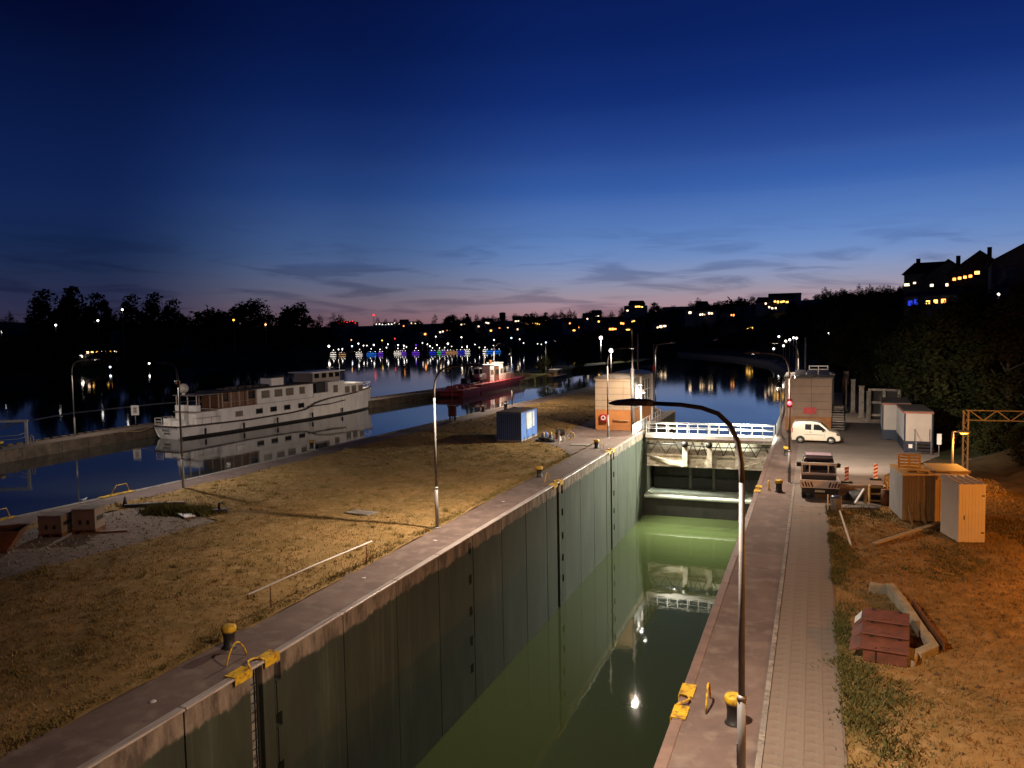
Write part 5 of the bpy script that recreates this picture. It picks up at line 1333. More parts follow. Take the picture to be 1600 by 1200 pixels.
for k in range(5): MB().box(.8 + 1.5 * k, 1.7 + 1.5 * k, -1.6 + .9 * (k % 2), .4 + .8 * (k % 3), 1.35, 1.75 + .25 * (k % 2)).build('deck_box', hull_red, dg_, bevel=.04)
for z in (1.9, 2.35): MB().tube([(.2, -2.9, z), (9, -2.9, z)], .03, 6).build('rail', hull_red, dg_)
for k in range(7): MB().tube([(.3 + 1.45 * k, -2.9, 1.3), (.3 + 1.45 * k, -2.9, 2.35)], .03, 6).build('rail_post', hull_red, dg_)
ex = MB().lathe([(1.3, 0), (1.3, .5), (1.0, .6)], 16, (14.5, 0, 1.75)).build('slew_ring', black, dg_)
MB().box(13.2, 16.8, -1.4, 1.4, 2.4, 3.6).build('excavator_body', M('excavator_grey', (.20, .16, .15), .5), dg_, bevel=.1)
cb = MB().box(12.6, 14.2, -1.5, -.2, 3.0, 4.9).build('excavator_cab', white_p, dg_, bevel=.12); MB().box(12.57, 12.62, -1.35, -.35, 3.7, 4.7).build('cab_window', glass_d, cb); MB().box(12.8, 14.0, -1.53, -1.48, 3.7, 4.7).build('cab_window', glass_d, cb)
MB().beam((13.5, .5, 3.0), (11.6, .3, 6.0), .5, .7).build('boom', black, dg_); MB().beam((11.7, .3, 6.0), (9.3, .1, 3.0), .4, .55).build('dipper_arm', black, dg_); MB().loft([[(9.3, -.6, 3.1), (9.3, .8, 3.1), (8.7, .8, 2.2), (8.7, -.6, 2.2)], [(8.3, -.6, 3.0), (8.3, .8, 3.0), (8.2, .8, 2.0), (8.2, -.6, 2.0)]]).build('bucket', black, dg_)
MB().beam((12.9, .8, 3.4), (11.9, .6, 5.4), .18).build('ram', steel, dg_)
for i, (x0, x1, z, m) in enumerate([(18.6, 21.2, 5.2, white_p), (21.6, 24.2, 4.9, rust), (24.6, 26.8, 5.4, white_p)]):
    t = MB().box(x0, x1, -1.5, 1.4, 1.75, z).build('deck_cabin', m, dg_, bevel=.08); MB().box(x0 + .4, x1 - .4, -1.53, -1.48, 3.2, 4.2).build('cabin_window', curtain if i != 1 else black, t); MB().box(x0 - .1, x1 + .1, -1.6, 1.5, z, z + .1).build('cabin_roof', white_p, t)
MB().tube([(20, .3, 5.2), (20, .3, 7.6)], .12, 8).build('mast', galv, dg_); MB().tube([(23, 0, 4.9), (23, 0, 6.1)], .35, 12).build('funnel', rust, dg_)
MB().box(27.5, 33, -1.8, 1.6, 1.75, 3.0).build('aft_housing', M('housing_tan', (.36, .27, .22), .6), dg_, bevel=.05)
for k in range(3): MB().lathe([(.5, 0), (.5, 1.2), (.2, 1.4)], 12, (28.5 + 1.7 * k, -.5, 3.0)).build('tank', black if k % 2 else galv, dg_)
for z in (2.3, 2.8): MB().tube([(9.9, -2.9, z), (36.5, -2.9, z)], .03, 6).build('rail', hull_red, dg_)
for k in range(14): MB().tube([(9.9 + 2.03 * k, -2.9, 1.7), (9.9 + 2.03 * k, -2.9, 2.8)], .03, 6).build('rail_post', hull_red, dg_)
def workboat(loc, rz, L_, label, pale):
    t = thing('work_boat', label, 'work boat', loc, rz, 'work boats moored at the mole')
    hw = 1.8
    MB().loft([[(0, -hw * .8, -.4), (0, hw * .8, -.4), (0, hw, .75), (0, -hw, .75)], [(L_ * .75, -hw * .8, -.4), (L_ * .75, hw * .8, -.4), (L_ * .75, hw, .8), (L_ * .75, -hw, .8)], [(L_ - .6, -.4, .1), (L_ - .6, .4, .1), (L_, .7, 1.1), (L_, -.7, 1.1)]]).build('hull', black, t)
    MB().box(.2, L_ - 1.5, -hw + .15, hw - .15, .76, .86).build('deck', M('deck_brown', (.16, .11, .08), .8), t)
    if pale:
        c = MB().box(L_ * .35, L_ * .62, -1.1, 1.1, .86, 2.3).build('cabin', M('cabin_cream', (.55, .44, .34), .55), t, bevel=.08); MB().box(L_ * .38, L_ * .59, -1.13, -1.08, 1.5, 2.05).build('cabin_window', glass_d, c); MB().box(L_ * .33, L_ * .64, -1.2, 1.2, 2.3, 2.4).build('cabin_roof', white_p, c)
    for k in range(6): MB().box(.6 + k * 1.2, 1.4 + k * 1.2, -1.2 + .4 * (k % 3), .2 + .4 * (k % 2), .86, 1.3 + .25 * (k % 3)).build('cargo_box', [plank_m, black, rust][k % 3], t)
    MB().tube([(L_ * .3, .2, .86), (L_ * .3, .2, 3.2)], .06, 6).build('mast', galv, t)
workboat((-64.0, 166.5, WZ), R(91), 12, 'dark flat work boat with cargo right behind the dredger', False)
workboat((-61.6, 180.0, WZ), R(88), 13, 'work boat with pale cabin moored next to grassy bank', True)

# ================================================================== FAR SHORE LIGHTS, BOATS, HOUSES
def far_lamp(p, r, key, label, group, foot=None, watts=0):
    t = thing('shore_lamp', label, 'lamp', (p[0], p[1], 0), 0, group)
    z0 = (foot if foot is not None else -1.0); hgt = p[2]
    MB().tube([(0, 0, min(z0, hgt - 1.5)), (0, 0, hgt - r * .6)], .09, 5).build('pole', galv, t)
    MB().ball((0, 0, hgt), r, 8).build('globe', EM[key], t)
    if watts:
        li = bpy.data.lights.new('globe_light', 'POINT'); li.energy = watts; li.color = (1, .93, .82); li.shadow_soft_size = r
        o = bpy.data.objects.new('globe_light', li); COL.objects.link(o); o.parent = t; o.location = (0, 0, hgt - r - .3)
FARW = [(-282.2, 405.4, 4.0, 1.6), (-276.6, 407.5, 1.9, 0.8), (-274.4, 408.4, 2.2, 0.8), (-265.1, 412.3, 5.3, 0.9), (-262.1, 413.4, 4.0, 0.8), (-260.2, 414.1, 4.0, 0.7), (-256.1, 415.7, 4.3, 1.1), (-247.9, 419.0, 4.5, 0.8), (-248.7, 418.5, 2.5, 0.7), (-242.0, 421.3, 4.0, 0.9), (-238.6, 422.6, 3.5, 0.9), (-237.1, 423.1, 2.7, 0.7), (-227.8, 426.9, 4.9, 0.7), (-224.9, 428.0, 4.1, 0.7), (-223.4, 428.5, 2.9, 0.8), (-220.1, 430.2, 8.8, 0.8), (-205.2, 436.1, 8.1, 1.0), (-201.8, 437.0, 2.4, 0.7), (-197.3, 438.8, 3.5, 0.6), (-194.7, 439.7, 1.5, 0.6), (-171.3, 449.3, 6.2, 0.8), (-169.0, 450.0, 3.8, 0.7), (-160.8, 453.2, 3.2, 0.6), (-158.6, 454.0, 2.8, 0.6), (-219.3, 430.2, 3.6, 0.7), (-213.0, 432.7, 4.2, 1.3)]
k_ = 0.82
for i, (x, y, z, r) in enumerate(FARW):
    big = r > 1.2
    far_lamp((x, y, z), r * .42, 'white', 'large white glow at left end of the far waterfront' if i == 0 else ('bright white cluster lamp in the middle of far waterfront' if big else 'tiny white lamp on the far waterfront'), None if big else 'white lamps on the far waterfront')
for x, y, z, r in [(-186.2, 443.4, 6.1, 1.0), (-176.1, 447.4, 7.1, 1.0), (-156.0, 455.1, 3.9, 1.0), (-268.8, 410.7, 3.7, 1.0)]:
    far_lamp((x, y, z), r * .42, 'cool', 'bluish white lamp on the far waterfront', 'bluish lamps on the far waterfront')
for (x, y, z, r, c), l in zip([(-269.2, 410.8, 7.7, 0.9, 'warm'), (-251.3, 417.8, 7.0, 1, 'yellow'), (-243.9, 420.8, 8.0, 1, 'red'), (-231.6, 425.4, 3.8, 0.9, 'purple')], ['warm orange lamp above left part of far waterfront', 'single yellow lamp high on the far waterfront', 'single red lamp high on the far waterfront', 'single purple lamp on the far waterfront']):
    far_lamp((x, y, z), r * .42, c, l, None)
BOATS = [((-273.7, 397.8), 7, 'white'), ((-268.6, 399.8), 8, 'warm'), ((-258.8, 403.6), 8, 'white'), ((-252.2, 406.2), 11, 'cyan'), ((-247.1, 408.2), 6, 'purple'), ((-242.0, 421.0), 9, 'white'), ((-238.6, 422.3), 8, 'purple'), ((-231.5, 425.1), 9, 'purple'), ((-221.9, 428.9), 8, 'blue'), ((-217.8, 430.5), 7, 'green'), ((-214.8, 431.7), 8, 'purple'), ((-210.7, 433.3), 15, 'warm'), ((-204.7, 435.6), 9, 'blue'), ((-201.7, 436.8), 6, 'white'), ((-186.5, 442.8), 17, 'cyan'), ((-191.3, 440.9), 6, 'white')]
for i, ((x, y), w, c) in enumerate(BOATS):
    ln = w * .27
    lab = {'white': 'small boat with white lights at far waterfront', 'warm': 'boat lit with warm white lights at the far waterfront', 'cyan': 'boat outlined in bright blue light at far waterfront', 'purple': 'boat strung with purple lights at far waterfront', 'blue': 'boat with deep blue lights at far waterfront', 'green': 'boat with green lights at far waterfront'}[c]
    t = thing('lit_boat', lab, 'boat', (x, y, WZ), R(22 + rnd.uniform(-20, 20)), 'illuminated boats on far water')
    MB().loft([[(-ln, -.8, -.2), (-ln, .8, -.2), (-ln, 1.0, .9), (-ln, -1.0, .9)], [(ln * .7, -.8, -.2), (ln * .7, .8, -.2), (ln * .7, 1.0, .9), (ln * .7, -1.0, .9)], [(ln, -.1, .1), (ln, .1, .1), (ln * 1.1, .15, 1.1), (ln * 1.1, -.15, 1.1)]]).build('hull', far_wall, t)
    MB().box(-ln * .5, ln * .4, -.8, .8, .9, 2.1).build('cabin', far_wall, t)
    th = .07 if c in ('white', 'warm') else .16
    MB().box(-ln, ln, -1.04, -1.0, .55, .55 + th).build('light_string', EM[c], t)
    for q in range(4):
        xq = ln * (-.75 + .5 * q); MB().ball((xq, -1.0, 1.6 + .35 * (q % 2)), .13, 6).build('bulb', EM['white' if q % 2 else c], t)
    MB().ball((0, 0, 2.6 + .1 * w), .22, 6).build('mast_lamp', EM['white'], t)
def far_house(x, y, z, key, n, label, group, sc_=1.0, rz=None, dark=None):
    rz = R(20 + rnd.uniform(-30, 30)) if rz is None else rz
    w = (max(8, 2.6 * n + 4)) * sc_; h = (4.6 + rnd.uniform(0, 1.6)) * sc_; d = 8 * sc_
    t = thing('hill_house', label, 'house', (x, y, z - 3.2 * sc_), rz, group)
    MB().box(-w / 2, w / 2, 0, d, -6, h).build('wall', far_wall, t)
    if rnd.random() < .85:
        MB().loft([[(-w / 2 - .4, -.5, h), (w / 2 + .4, -.5, h), (w / 2 + .4, d + .5, h), (-w / 2 - .4, d + .5, h)], [(-w / 2 - .4, d / 2 - .1, h + 3), (w / 2 + .4, d / 2 - .1, h + 3), (w / 2 + .4, d / 2 + .1, h + 3), (-w / 2 - .4, d / 2 + .1, h + 3)]]).build('roof', far_roof, t)
    else:
        MB().box(-w / 2 - .2, w / 2 + .2, -.2, d + .2, h, h + .4).build('roof', far_roof, t)
    for q in range(n):
        ww = rnd.uniform(1.1, 2.1) * sc_; xx = (q - (n - 1) / 2) * 2.3 * sc_ + rnd.uniform(-.3, .3); zz = 2.6 * sc_ + rnd.uniform(-.5, .6)
        MB().box(xx - ww / 2, xx + ww / 2, -.06, -.01, zz, zz + rnd.uniform(1.0, 1.7) * sc_).build('lit_window', WIN[key], t)
    for q in range(2):
        xx = rnd.uniform(-w / 2 + 1, w / 2 - 1); MB().box(xx - .5, xx + .5, -.05, -.01, 1.0 * sc_, 1.9 * sc_).build('window', glass_d, t)
KEYN = {'o': 'orange', 'w': 'white', 'y': 'yellow', 'b': 'blue'}
H1 = [(-275.1, 559.6, 12.8, 'o', 3), (-264.1, 564.3, 17.2, 'w', 2), (-252.1, 568.9, 15.5, 'w', 1), (-245.4, 571.8, 18.4, 'w', 2), (-239.1, 574.0, 14.7, 'o', 4), (-230.4, 577.4, 14.5, 'w', 1), (-223.3, 580.6, 19.5, 'w', 2), (-219.9, 581.5, 13.3, 'y', 3), (-216.0, 583.2, 17.3, 'y', 3), (-208.8, 586.1, 17.2, 'y', 4), (-202.6, 588.7, 19.2, 'o', 2), (-214.5, 583.2, 8.6, 'w', 2), (-222.7, 580.1, 10.3, 'o', 2), (-202.1, 588.5, 14.5, 'w', 2), (-199.2, 589.6, 13.4, 'w', 2)]
H2 = [(-166.0, 538.3, 16.6, 'o', 1), (-160.8, 540.0, 12.7, 'o', 2), (-153.9, 543.3, 19.6, 'w', 1), (-147.4, 545.9, 20.9, 'w', 2), (-141.7, 547.6, 12.8, 'y', 2), (-136.9, 549.5, 12.7, 'w', 1), (-126.6, 554.4, 25.1, 'w', 1), (-119.2, 557.5, 27.3, 'y', 4), (-123.0, 555.2, 17.1, 'y', 2), (-112.6, 559.2, 15.5, 'o', 1), (-97.0, 565.3, 14.3, 'o', 3), (-93.5, 567.1, 20.8, 'w', 4)]
H3 = [(-64.8, 438.3, 20.0, 'w', 1), (-58.2, 440.9, 18.4, 'w', 3), (-54.2, 442.5, 19.0, 'w', 2), (-42.5, 447.0, 17.7, 'o', 2), (-33.4, 450.1, 10.8, 'y', 3), (-29.1, 451.8, 10.7, 'y', 2), (-26.1, 452.9, 10.6, 'y', 1), (-25.2, 454.2, 23.5, 'w', 1), (-21.8, 455.4, 21.6, 'w', 3), (-17.5, 457.3, 24.8, 'y', 5)]
HL = [(-315.8, 230.7, 5.3, 'o', 1), (-303.4, 236.5, 17.1, 'w', 1), (-325.1, 227.7, 14.5, 'w', 1), (-286.5, 243.2, 18.7, 'w', 2), (-276.8, 247.4, 23.2, 'w', 1), (-232.2, 264.5, 17.9, 'y', 1), (-219.4, 269.4, 15.7, 'o', 2)]
for lst, where in ((H1, 'low hill across river'), (H2, 'dark hill beyond lock'), (H3, 'wooded right bank hill')):
    for x, y, z, c, n in lst:
        far_house(x, y, z, c, n, 'house with %s %s windows on %s' % ('few' if n < 3 else 'a row of', KEYN[c], where), 'lit houses on the hills', .72)
for (x, y, z, c, n), l in zip(HL, ['dim orange lamp low in the left bank trees', 'white lamp in trees under the tallest left bank trees', 'white lamp in trees at left border of picture', 'pair of white lamps high in left bank trees', 'highest small white lamp among left bank trees', 'yellow lamp left of broad round skyline tree', 'orange lamp right of broad round skyline tree']):
    far_lamp((x, y, z), .42, {'o': 'warm', 'w': 'white', 'y': 'yellow'}[c], l, None, 2)
hr = random.Random(5)
for k in range(12):
    u = 7.3 + 3.3 * hr.random(); i = int(u); f_ = u - i; a, b = SH[i], SH[i + 1]; d_ = DR[i]; l_ = math.hypot(*d_); dd = hr.choice([40, 55, 75, 100])
    hx, hy = a[0] + (b[0] - a[0]) * f_ + d_[0] / l_ * dd, a[1] + (b[1] - a[1]) * f_ + d_[1] / l_ * dd
    hz_ = 1.2 + (HG[i] * (1 - f_) + HG[i + 1] * f_) * lerp_tab([(14, .05), (60, .35), (130, .8), (230, 1.0)], dd) + 4.5
    c = hr.choice('oowwyy'); far_house(hx, hy, hz_, c, hr.choice([1, 1, 2, 3]), 'small house with %s light on far slope above the waterfront' % KEYN[c], 'lit houses on the hills', .8)
# restaurant boat lights on the left bank
t = thing('restaurant_ship', 'moored restaurant ship with yellow lit deck on left bank', 'ship', (-276.5, 235.4, WZ), R(52))
MB().loft([[(-7, -2, -.2), (-7, 2, -.2), (-7, 2.2, 2.4), (-7, -2.2, 2.4)], [(7, -2, -.2), (7, 2, -.2), (7, 2.2, 2.4), (7, -2.2, 2.4)], [(9, -.2, .2), (9, .2, .2), (9.6, .3, 3.0), (9.6, -.3, 3.0)]]).build('hull', far_wall, t)
MB().box(-6, 6, -1.8, 1.8, 2.4, 6.4).build('saloon', far_wall, t); MB().box(-6.3, 6.3, -2.2, 2.2, 8.0, 8.3).build('sun_roof', far_roof, t)
for k in range(7): MB().box(-5.4 + 1.7 * k, -4.5 + 1.7 * k, -1.9, -1.82, 6.6 + .2 * (k % 2), 7.3).build('lit_window', WIN['y' if k % 3 else 'w'], t)
MB().ball((-7.2, -2.2, 5.6), .6, 8).build('deck_lamp', EM['white'], t)
for i, (x, y, z) in enumerate([(-241.7, 227.3, 0.9), (-247.3, 214.2, .1)]):
    far_lamp((x, y, z), .35, 'white' if i == 0 else 'cool', ['lone white lamp low on left bank water edge', 'faint pale lamp at the left bank waterline'][i], None, WZ - .5)
# arena with red lights and pale stands on the horizon
for (x, y, z, n, lab, key) in [(-512, 768, 27.5, 9, 'long dark building topped with red lights on the horizon', 'red'), (-466, 787, 25.0, 8, 'pale lit stadium stand on the horizon left of middle', 'white'), (-442, 797, 25.5, 6, 'pale grey dome hall on the horizon', 'cool')]:
    t = thing('horizon_hall', lab, 'hall', (x, y, 12), R(32))
    MB().box(-16, 16, 0, 14, -8, z - 13.5).build('wall', M('pale_hall', (.30, .28, .29), .8) if key != 'red' else far_wall, t)
    MB().loft([[(-17, -1, z - 13.5), (17, -1, z - 13.5), (17, 15, z - 13.5), (-17, 15, z - 13.5)], [(-8, 5, z - 11.6), (8, 5, z - 11.6), (8, 9, z - 11.6), (-8, 9, z - 11.6)]]).build('roof', M('pale_hall', (.30, .28, .29), .8) if key != 'red' else far_roof, t)
    for q in range(n):
        xx = -14 + 28 * (q + .5) / n
        zq = z - 13.6 + rnd.uniform(-1.4, 1.4); MB().box(xx - .5, xx + .5, -1.3, -1.05, zq, zq + .8).build('flood_lamp', EM[key] if key != 'cool' else WIN['w'], t)
t = thing('beacon_tower', 'thin mast with a red lamp on the far horizon', 'mast', (-480, 781, 10), 0); MB().tube([(0, 0, 0), (0, 0, 24)], .3, 6).build('mast', galv, t); MB().ball((0, 0, 24), 1.2, 8).build('red_lamp', EM['red'], t)
t = thing('water_tower', 'squat dark tower silhouetted on the far skyline', 'tower', (-234.4, 576.7, 8), 0); MB().lathe([(2.0, 0), (2.0, 14)], 12).build('shaft', far_roof, t); MB().lathe([(2.4, 14), (2.6, 18.6), (.3, 19)], 12).build('tank', far_roof, t)
# right bank lamps
for x, y, z, r in [(-14.1, 349.6, 6.6, 0.7), (-8.9, 276.2, 5.8, 0.6), (-8.9, 254.6, 4.7, 0.55), (-6.2, 223.5, 7.0, 0.5), (-4.5, 192.0, 7.9, 0.4), (-3.2, 160.2, 8.2, 0.35), (-14.2, 306.2, 2.5, 0.6)]:
    far_lamp((x, y, z), r * .6, 'white', 'bright white lamp in the cluster along the right bank', 'white lamps along right bank', 0)
for (x, y, z, r), l in zip([(2.7, 162.5, 9.0, 0.35), (5.3, 206.9, 12.6, 0.4), (8.1, 186.4, 10.6, 0.35), (14.9, 124.4, 10.3, 0.25), (21.2, 111.0, 13.9, 0.25)], ['white lamp alone in dark trees just right of the lamp cluster', 'highest white lamp in trees above the brown house', 'white lamp among dark trees above site cabins', 'white lamp in the dark trees below the hill houses', 'white lamp under the big hill house at right edge']):
    far_lamp((x, y, z), r * .6, 'white', l, None, slope_z(x, y) - 1)
for (x, y, z), r, l in zip([(-67.2, 253.4, 8.0), (-36.9, 146.8, 6.4)], (.62, .42), ['bright white lamp above the planted bank bushes', 'large bright white globe lamp just left of house roof']):
    far_lamp((x, y, z), r, 'white', l, None, WZ, 5000 if r > .5 else 1500)
# hillside houses at the right
def big_house(loc, rz, w, d, h, rh, label, wins, color, gable=False):
    t = thing('hillside_house', label, 'house', loc, rz)
    MB().box(-w / 2, w / 2, 0, d, -10, h).build('wall', color, t)
    if gable:
        MB().add([(-w / 2, .02, h), (w / 2, .02, h), (0, .02, h + rh - .25), (-w / 2, d - .02, h), (w / 2, d - .02, h), (0, d - .02, h + rh - .25)], [(0, 1, 2), (5, 4, 3), (0, 3, 4, 1), (1, 4, 5, 2), (2, 5, 3, 0)]).build('gable_wall', color, t)
        MB().add([(-w / 2 - .5, -.5, h - .35), (0, -.5, h + rh), (w / 2 + .5, -.5, h - .35), (-w / 2 - .5, d + .5, h - .35), (0, d + .5, h + rh), (w / 2 + .5, d + .5, h - .35), (-w / 2 - .5, -.5, h - .6), (0, -.5, h + rh - .25), (w / 2 + .5, -.5, h - .6), (-w / 2 - .5, d + .5, h - .6), (0, d + .5, h + rh - .25), (w / 2 + .5, d + .5, h - .6)], [(0, 1, 4, 3), (1, 2, 5, 4), (9, 10, 7, 6), (10, 11, 8, 7), (6, 7, 1, 0), (7, 8, 2, 1), (3, 4, 10, 9), (4, 5, 11, 10), (0, 3, 9, 6), (2, 8, 11, 5)]).build('roof', far_roof, t)
        MB().box(w * .12, w * .12 + .8, d * .4, d * .4 + .8, h + rh * .4, h + rh + .9).build('chimney', far_roof, t)
    else:
        MB().add([(-w / 2 - .5, -.6, h - .2), (w / 2 + .5, -.6, h - .2), (w / 2 + .5, d + .6, h - .2), (-w / 2 - .5, d + .6, h - .2), (-w / 2 - .5 + min(2, rh), d / 2, h + rh), (w / 2 + .5 - min(2, rh), d / 2, h + rh)], [(0, 1, 5, 4), (2, 3, 4, 5), (1, 2, 5), (3, 0, 4), (3, 2, 1, 0)]).build('roof', far_roof, t)
        if rh > 1.5: MB().box(-w * .25 - .4, -w * .25 + .4, d / 2 - .4, d / 2 + .4, h + rh * .5, h + rh + .9).build('chimney', far_roof, t)
    for x, z, ww, hh, k in wins:
        o = MB().box(x - ww / 2, x + ww / 2, -.08, -.01, z, z + hh).build('window', WIN[k] if k else glass_d, t)
        MB().box(x - ww / 2 - .1, x + ww / 2 + .1, -.06, -.005, z - .1, z + hh + .1).build('frame', far_wall, o)
    if rh > 1: MB().box(-w * .4, w * .4, -1.3, 0, h * .45 - .12, h * .45).build('balcony', house_wall, t)
big_house((33.6, 147.0, 13.4), R(-8), 13, 12, 7.4, 3.6, 'large dark gabled house at the right edge of the hilltop', [(-4, 4.4, 1.2, 1.4, None), (-1.4, 4.4, 1.2, 1.4, None), (2, 4.4, 1.2, 1.4, None), (-4, 1.2, 1.2, 1.4, None)], house_wall, True)
big_house((29.6, 172.0, 15.6), R(-10), 10, 12, 5.0, 3.9, 'gabled hill house with orange lit balcony on right skyline', [(-4.2, 3.3, .55, .5, 'o'), (-3.3, 3.45, .55, .5, 'o'), (-2.4, 3.6, .55, .5, 'o'), (-1.5, 3.75, .55, .5, 'o'), (-.4, 4.3, .8, .6, 'y'), (-3, .6, 1, 1.2, None)], M('house_brick', (.14, .08, .05), .85), True)
big_house((26.0, 184.0, 16.4), R(-12), 9, 11, 4.2, 3.4, 'gabled hill house with two small white windows on skyline', [(-3.0, 2.0, .6, .5, 'w'), (-.2, 1.8, .45, .7, 'w'), (2.4, 2.6, .45, .5, 'w')], house_wall, True)
big_house((22.8, 190.0, 17.4), R(-12), 9, 10, 4.3, 2.6, 'leftmost dark hill house with white wall lamps on skyline', [(-3.9, 1.6, 1.0, .5, 'w'), (-2.4, 1.9, .5, .45, 'w')], house_wall)
big_house((19.3, 154.0, 12.2), R(-12), 8.5, 6, 3.4, .7, 'low terrace building with blue light and yellow windows on hillside', [(-3.4, 1.6, .7, .9, 'b'), (-2.5, 1.7, .6, 1.0, 'b'), (-.6, 1.8, .6, .6, 'y'), (.6, 1.9, .6, .6, 'y'), (1.8, 1.9, .7, .7, 'o')], far_wall)
big_house((-15.5, 462.0, 18.0), R(-3), 16, 10, 11.6, .5, 'flat roofed pale block with yellow windows on right skyline', [(-5.5 + 1.7 * k, 6.0, 1.3, 1.3, 'y') for k in range(5)], M('pale_hall', (.30, .28, .29), .8))
big_house((-94.0, 575.0, 10.0), R(5), 22, 12, 17.0, .6, 'pale apartment block with one bright window on the hill', [(-2, 9.5, 3.6, 2.4, 'w')], M('pale_hall', (.30, .28, .29), .8))
big_house((-124.0, 566.0, 12.0), R(5), 16, 12, 16.5, .6, 'dark apartment block with bright roof lights on skyline', [(2, 15.0, 2.0, .9, 'w'), (5.0, 15.2, 2.0, .9, 'w'), (-5, 11.5, 2.4, .7, 'w')], far_wall)
# ================================================================== TREES
def crown_mesh(name, seed, n_clump, n_leaf, size, mat, rx=1.0, rz_=1.3, base=.25):
    r = random.Random(seed); vs = []; fs = []
    for c in range(n_clump):
        while True:
            p = Vector((r.uniform(-1, 1), r.uniform(-1, 1), r.uniform(-1, 1)))
            if .35 < p.length < 1: break
        taper = 1 - .35 * max(0, p.z)
        c0 = Vector((p.x * rx * taper, p.y * rx * taper, rz_ * (1 + base) + p.z * rz_))
        cr = r.uniform(.16, .34)
        for k in range(n_leaf):
            d = Vector((r.gauss(0, 1), r.gauss(0, 1), r.gauss(0, .8)))
            q = c0 + d.normalized() * cr * r.random() ** .4
            a = Vector((r.gauss(0, 1), r.gauss(0, 1), r.gauss(0, 1))).normalized(); b = a.orthogonal().normalized(); s = size * r.uniform(.6, 1.3)
            o = len(vs); vs += [q - a * s, q + b * s * .6, q + a * s, q - b * s * .6]; fs.append((o, o + 1, o + 2, o + 3))
    me = bpy.data.meshes.new(name); me.from_pydata([tuple(v) for v in vs], [], fs); me.materials.append(mat); me.update(); return me
def trunk_mesh(name, seed, rz_=1.3, base=.25):
    r = random.Random(seed); mb = MB(); top = rz_ * (1 + base)
    mb.tube([(0, 0, -.1), (.01, 0, .3 * top), (.02, .01, .7 * top), (0, 0, 1.25 * top)], [.075, .06, .045, .012], 7)
    for k in range(6):
        a = 2 * math.pi * k / 6 + r.uniform(-.3, .3); z = top * r.uniform(.45, .95); l = r.uniform(.4, .75)
        mb.tube([(0, 0, z), (l * .5 * math.cos(a), l * .5 * math.sin(a), z + .2), (l * math.cos(a), l * math.sin(a), z + .5)], [.035, .024, .008], 5)
    return mb.mesh(name, bark)
NEARC = [crown_mesh('crown', 11 + k, 95, 62, .050, leaf_near, .85, [1.25, 1.7, 1.0][k]) for k in range(3)]
NEART = [trunk_mesh('trunk', 5 + k, [1.25, 1.7, 1.0][k]) for k in range(3)]
FARC = [crown_mesh('crown', 31 + k, 100, 30, .085, leaf_far, [1.0, .8, 1.1][k], [1.0, 1.35, .75][k]) for k in range(3)]
FART = [trunk_mesh('trunk', 45 + k, [1.0, 1.35, .75][k]) for k in range(3)]
def tree(x, y, z, s, k, label, far=False, rz=None, name='leafy_tree', group=None, sxy=1.0):
    t = thing(name, label, 'tree', (x, y, z), rnd.uniform(0, 6) if rz is None else rz, group); t.scale = (s * sxy, s * sxy, s)
    for nm, me in (('trunk', (FART if far else NEART)[k]), ('crown', (FARC if far else NEARC)[k])):
        o = bpy.data.objects.new(nm, me); COL.objects.link(o); o.parent = t
    return t
# near trees on the slope behind the cabins
for x, y, top, k, l in [(11.5, 78, 11.5, 0, 'dark leafy tree right behind the site cabins'), (14.5, 72, 12.0, 1, 'tall dark tree behind the lattice gantry tower'), (10.2, 92, 12.5, 1, 'tall dark tree behind the stop log rack'),
                      (8.6, 104, 12.5, 1, 'slim faintly lit tree right of stop log pillars'), (6.5, 116, 12.0, 0, 'dark tree directly behind the stop log pillars'), (19, 84, 14.0, 0, 'broad dark tree on slope below the large hill house'),
                      (16, 98, 14.0, 0, 'broad dark tree in the middle of the right slope'), (13, 118, 11.5, 1, 'tall dark tree on slope under the terrace building'), (24, 104, 13.5, 2, 'dark bushy tree just below the big gabled house'),
                      (19.5, 66, 10.5, 2, 'dark bush tree behind the gantry truss'), (5.2, 136, 13.0, 0, 'dark tree by the right bank lamp cluster'), (22, 128, 13.5, 2, 'bushy dark tree below the orange lit hill house'), (9.5, 148, 14.0, 0, 'large dark tree under the leftmost hill house'), (7, 168, 16.5, 2, 'dark round tree beside right bank path')]:
    z0 = slope_z(x, y) - .2
    tree(x, y, z0, (top - z0) / {0: 2.75, 1: 3.75, 2: 2.2}[k], k, l, sxy={0: 1.15, 1: 1.3, 2: 1.3}[k])
for x, y, s, k, l in [(13.8, 61, 1.5, 2, 'low dark bush on the slope under the gantry truss'), (16.2, 55, 1.7, 2, 'dark bush on slope right of the gantry tower'), (12.6, 67, 1.4, 2, 'small dark bush between gantry and site cabin sign'), (14.9, 48.5, 1.3, 2, 'dark bush at right edge above the darkened earth'), (17.5, 63, 2.0, 2, 'larger dark bush higher on the slope behind gantry'), (11.6, 74, 1.6, 2, 'dark bush close behind the site cabin')]:
    tree(x, y, slope_z(x, y) - .5, s, k, l, name='slope_bush', sxy=1.3)
# bushes on the planted bank and along the mole
for i, (x, y, s, k, l) in enumerate([(-60.5, 205, 2.4, 2, 'lit green bush on planted bank under the bright lamp'), (-62, 214, 2.9, 0, 'taller green bush at left of planted bank lamp'), (-58, 228, 2.6, 2, 'green bush on the right part of planted bank'), (-56.5, 244, 2.8, 2, 'last low green bush at far end of planted bank'), (-66, 196, 2.2, 0, 'slender dark bush near the lamp where the mole turns'), (-64.5, 186, 2.0, 2, 'small dark bush behind the pale cabin work boat'), (-70, 225, 3.4, 0, 'dark tree standing behind the planted bank')]):
    tree(x, y, -.3, s, k, l, name='bank_bush')
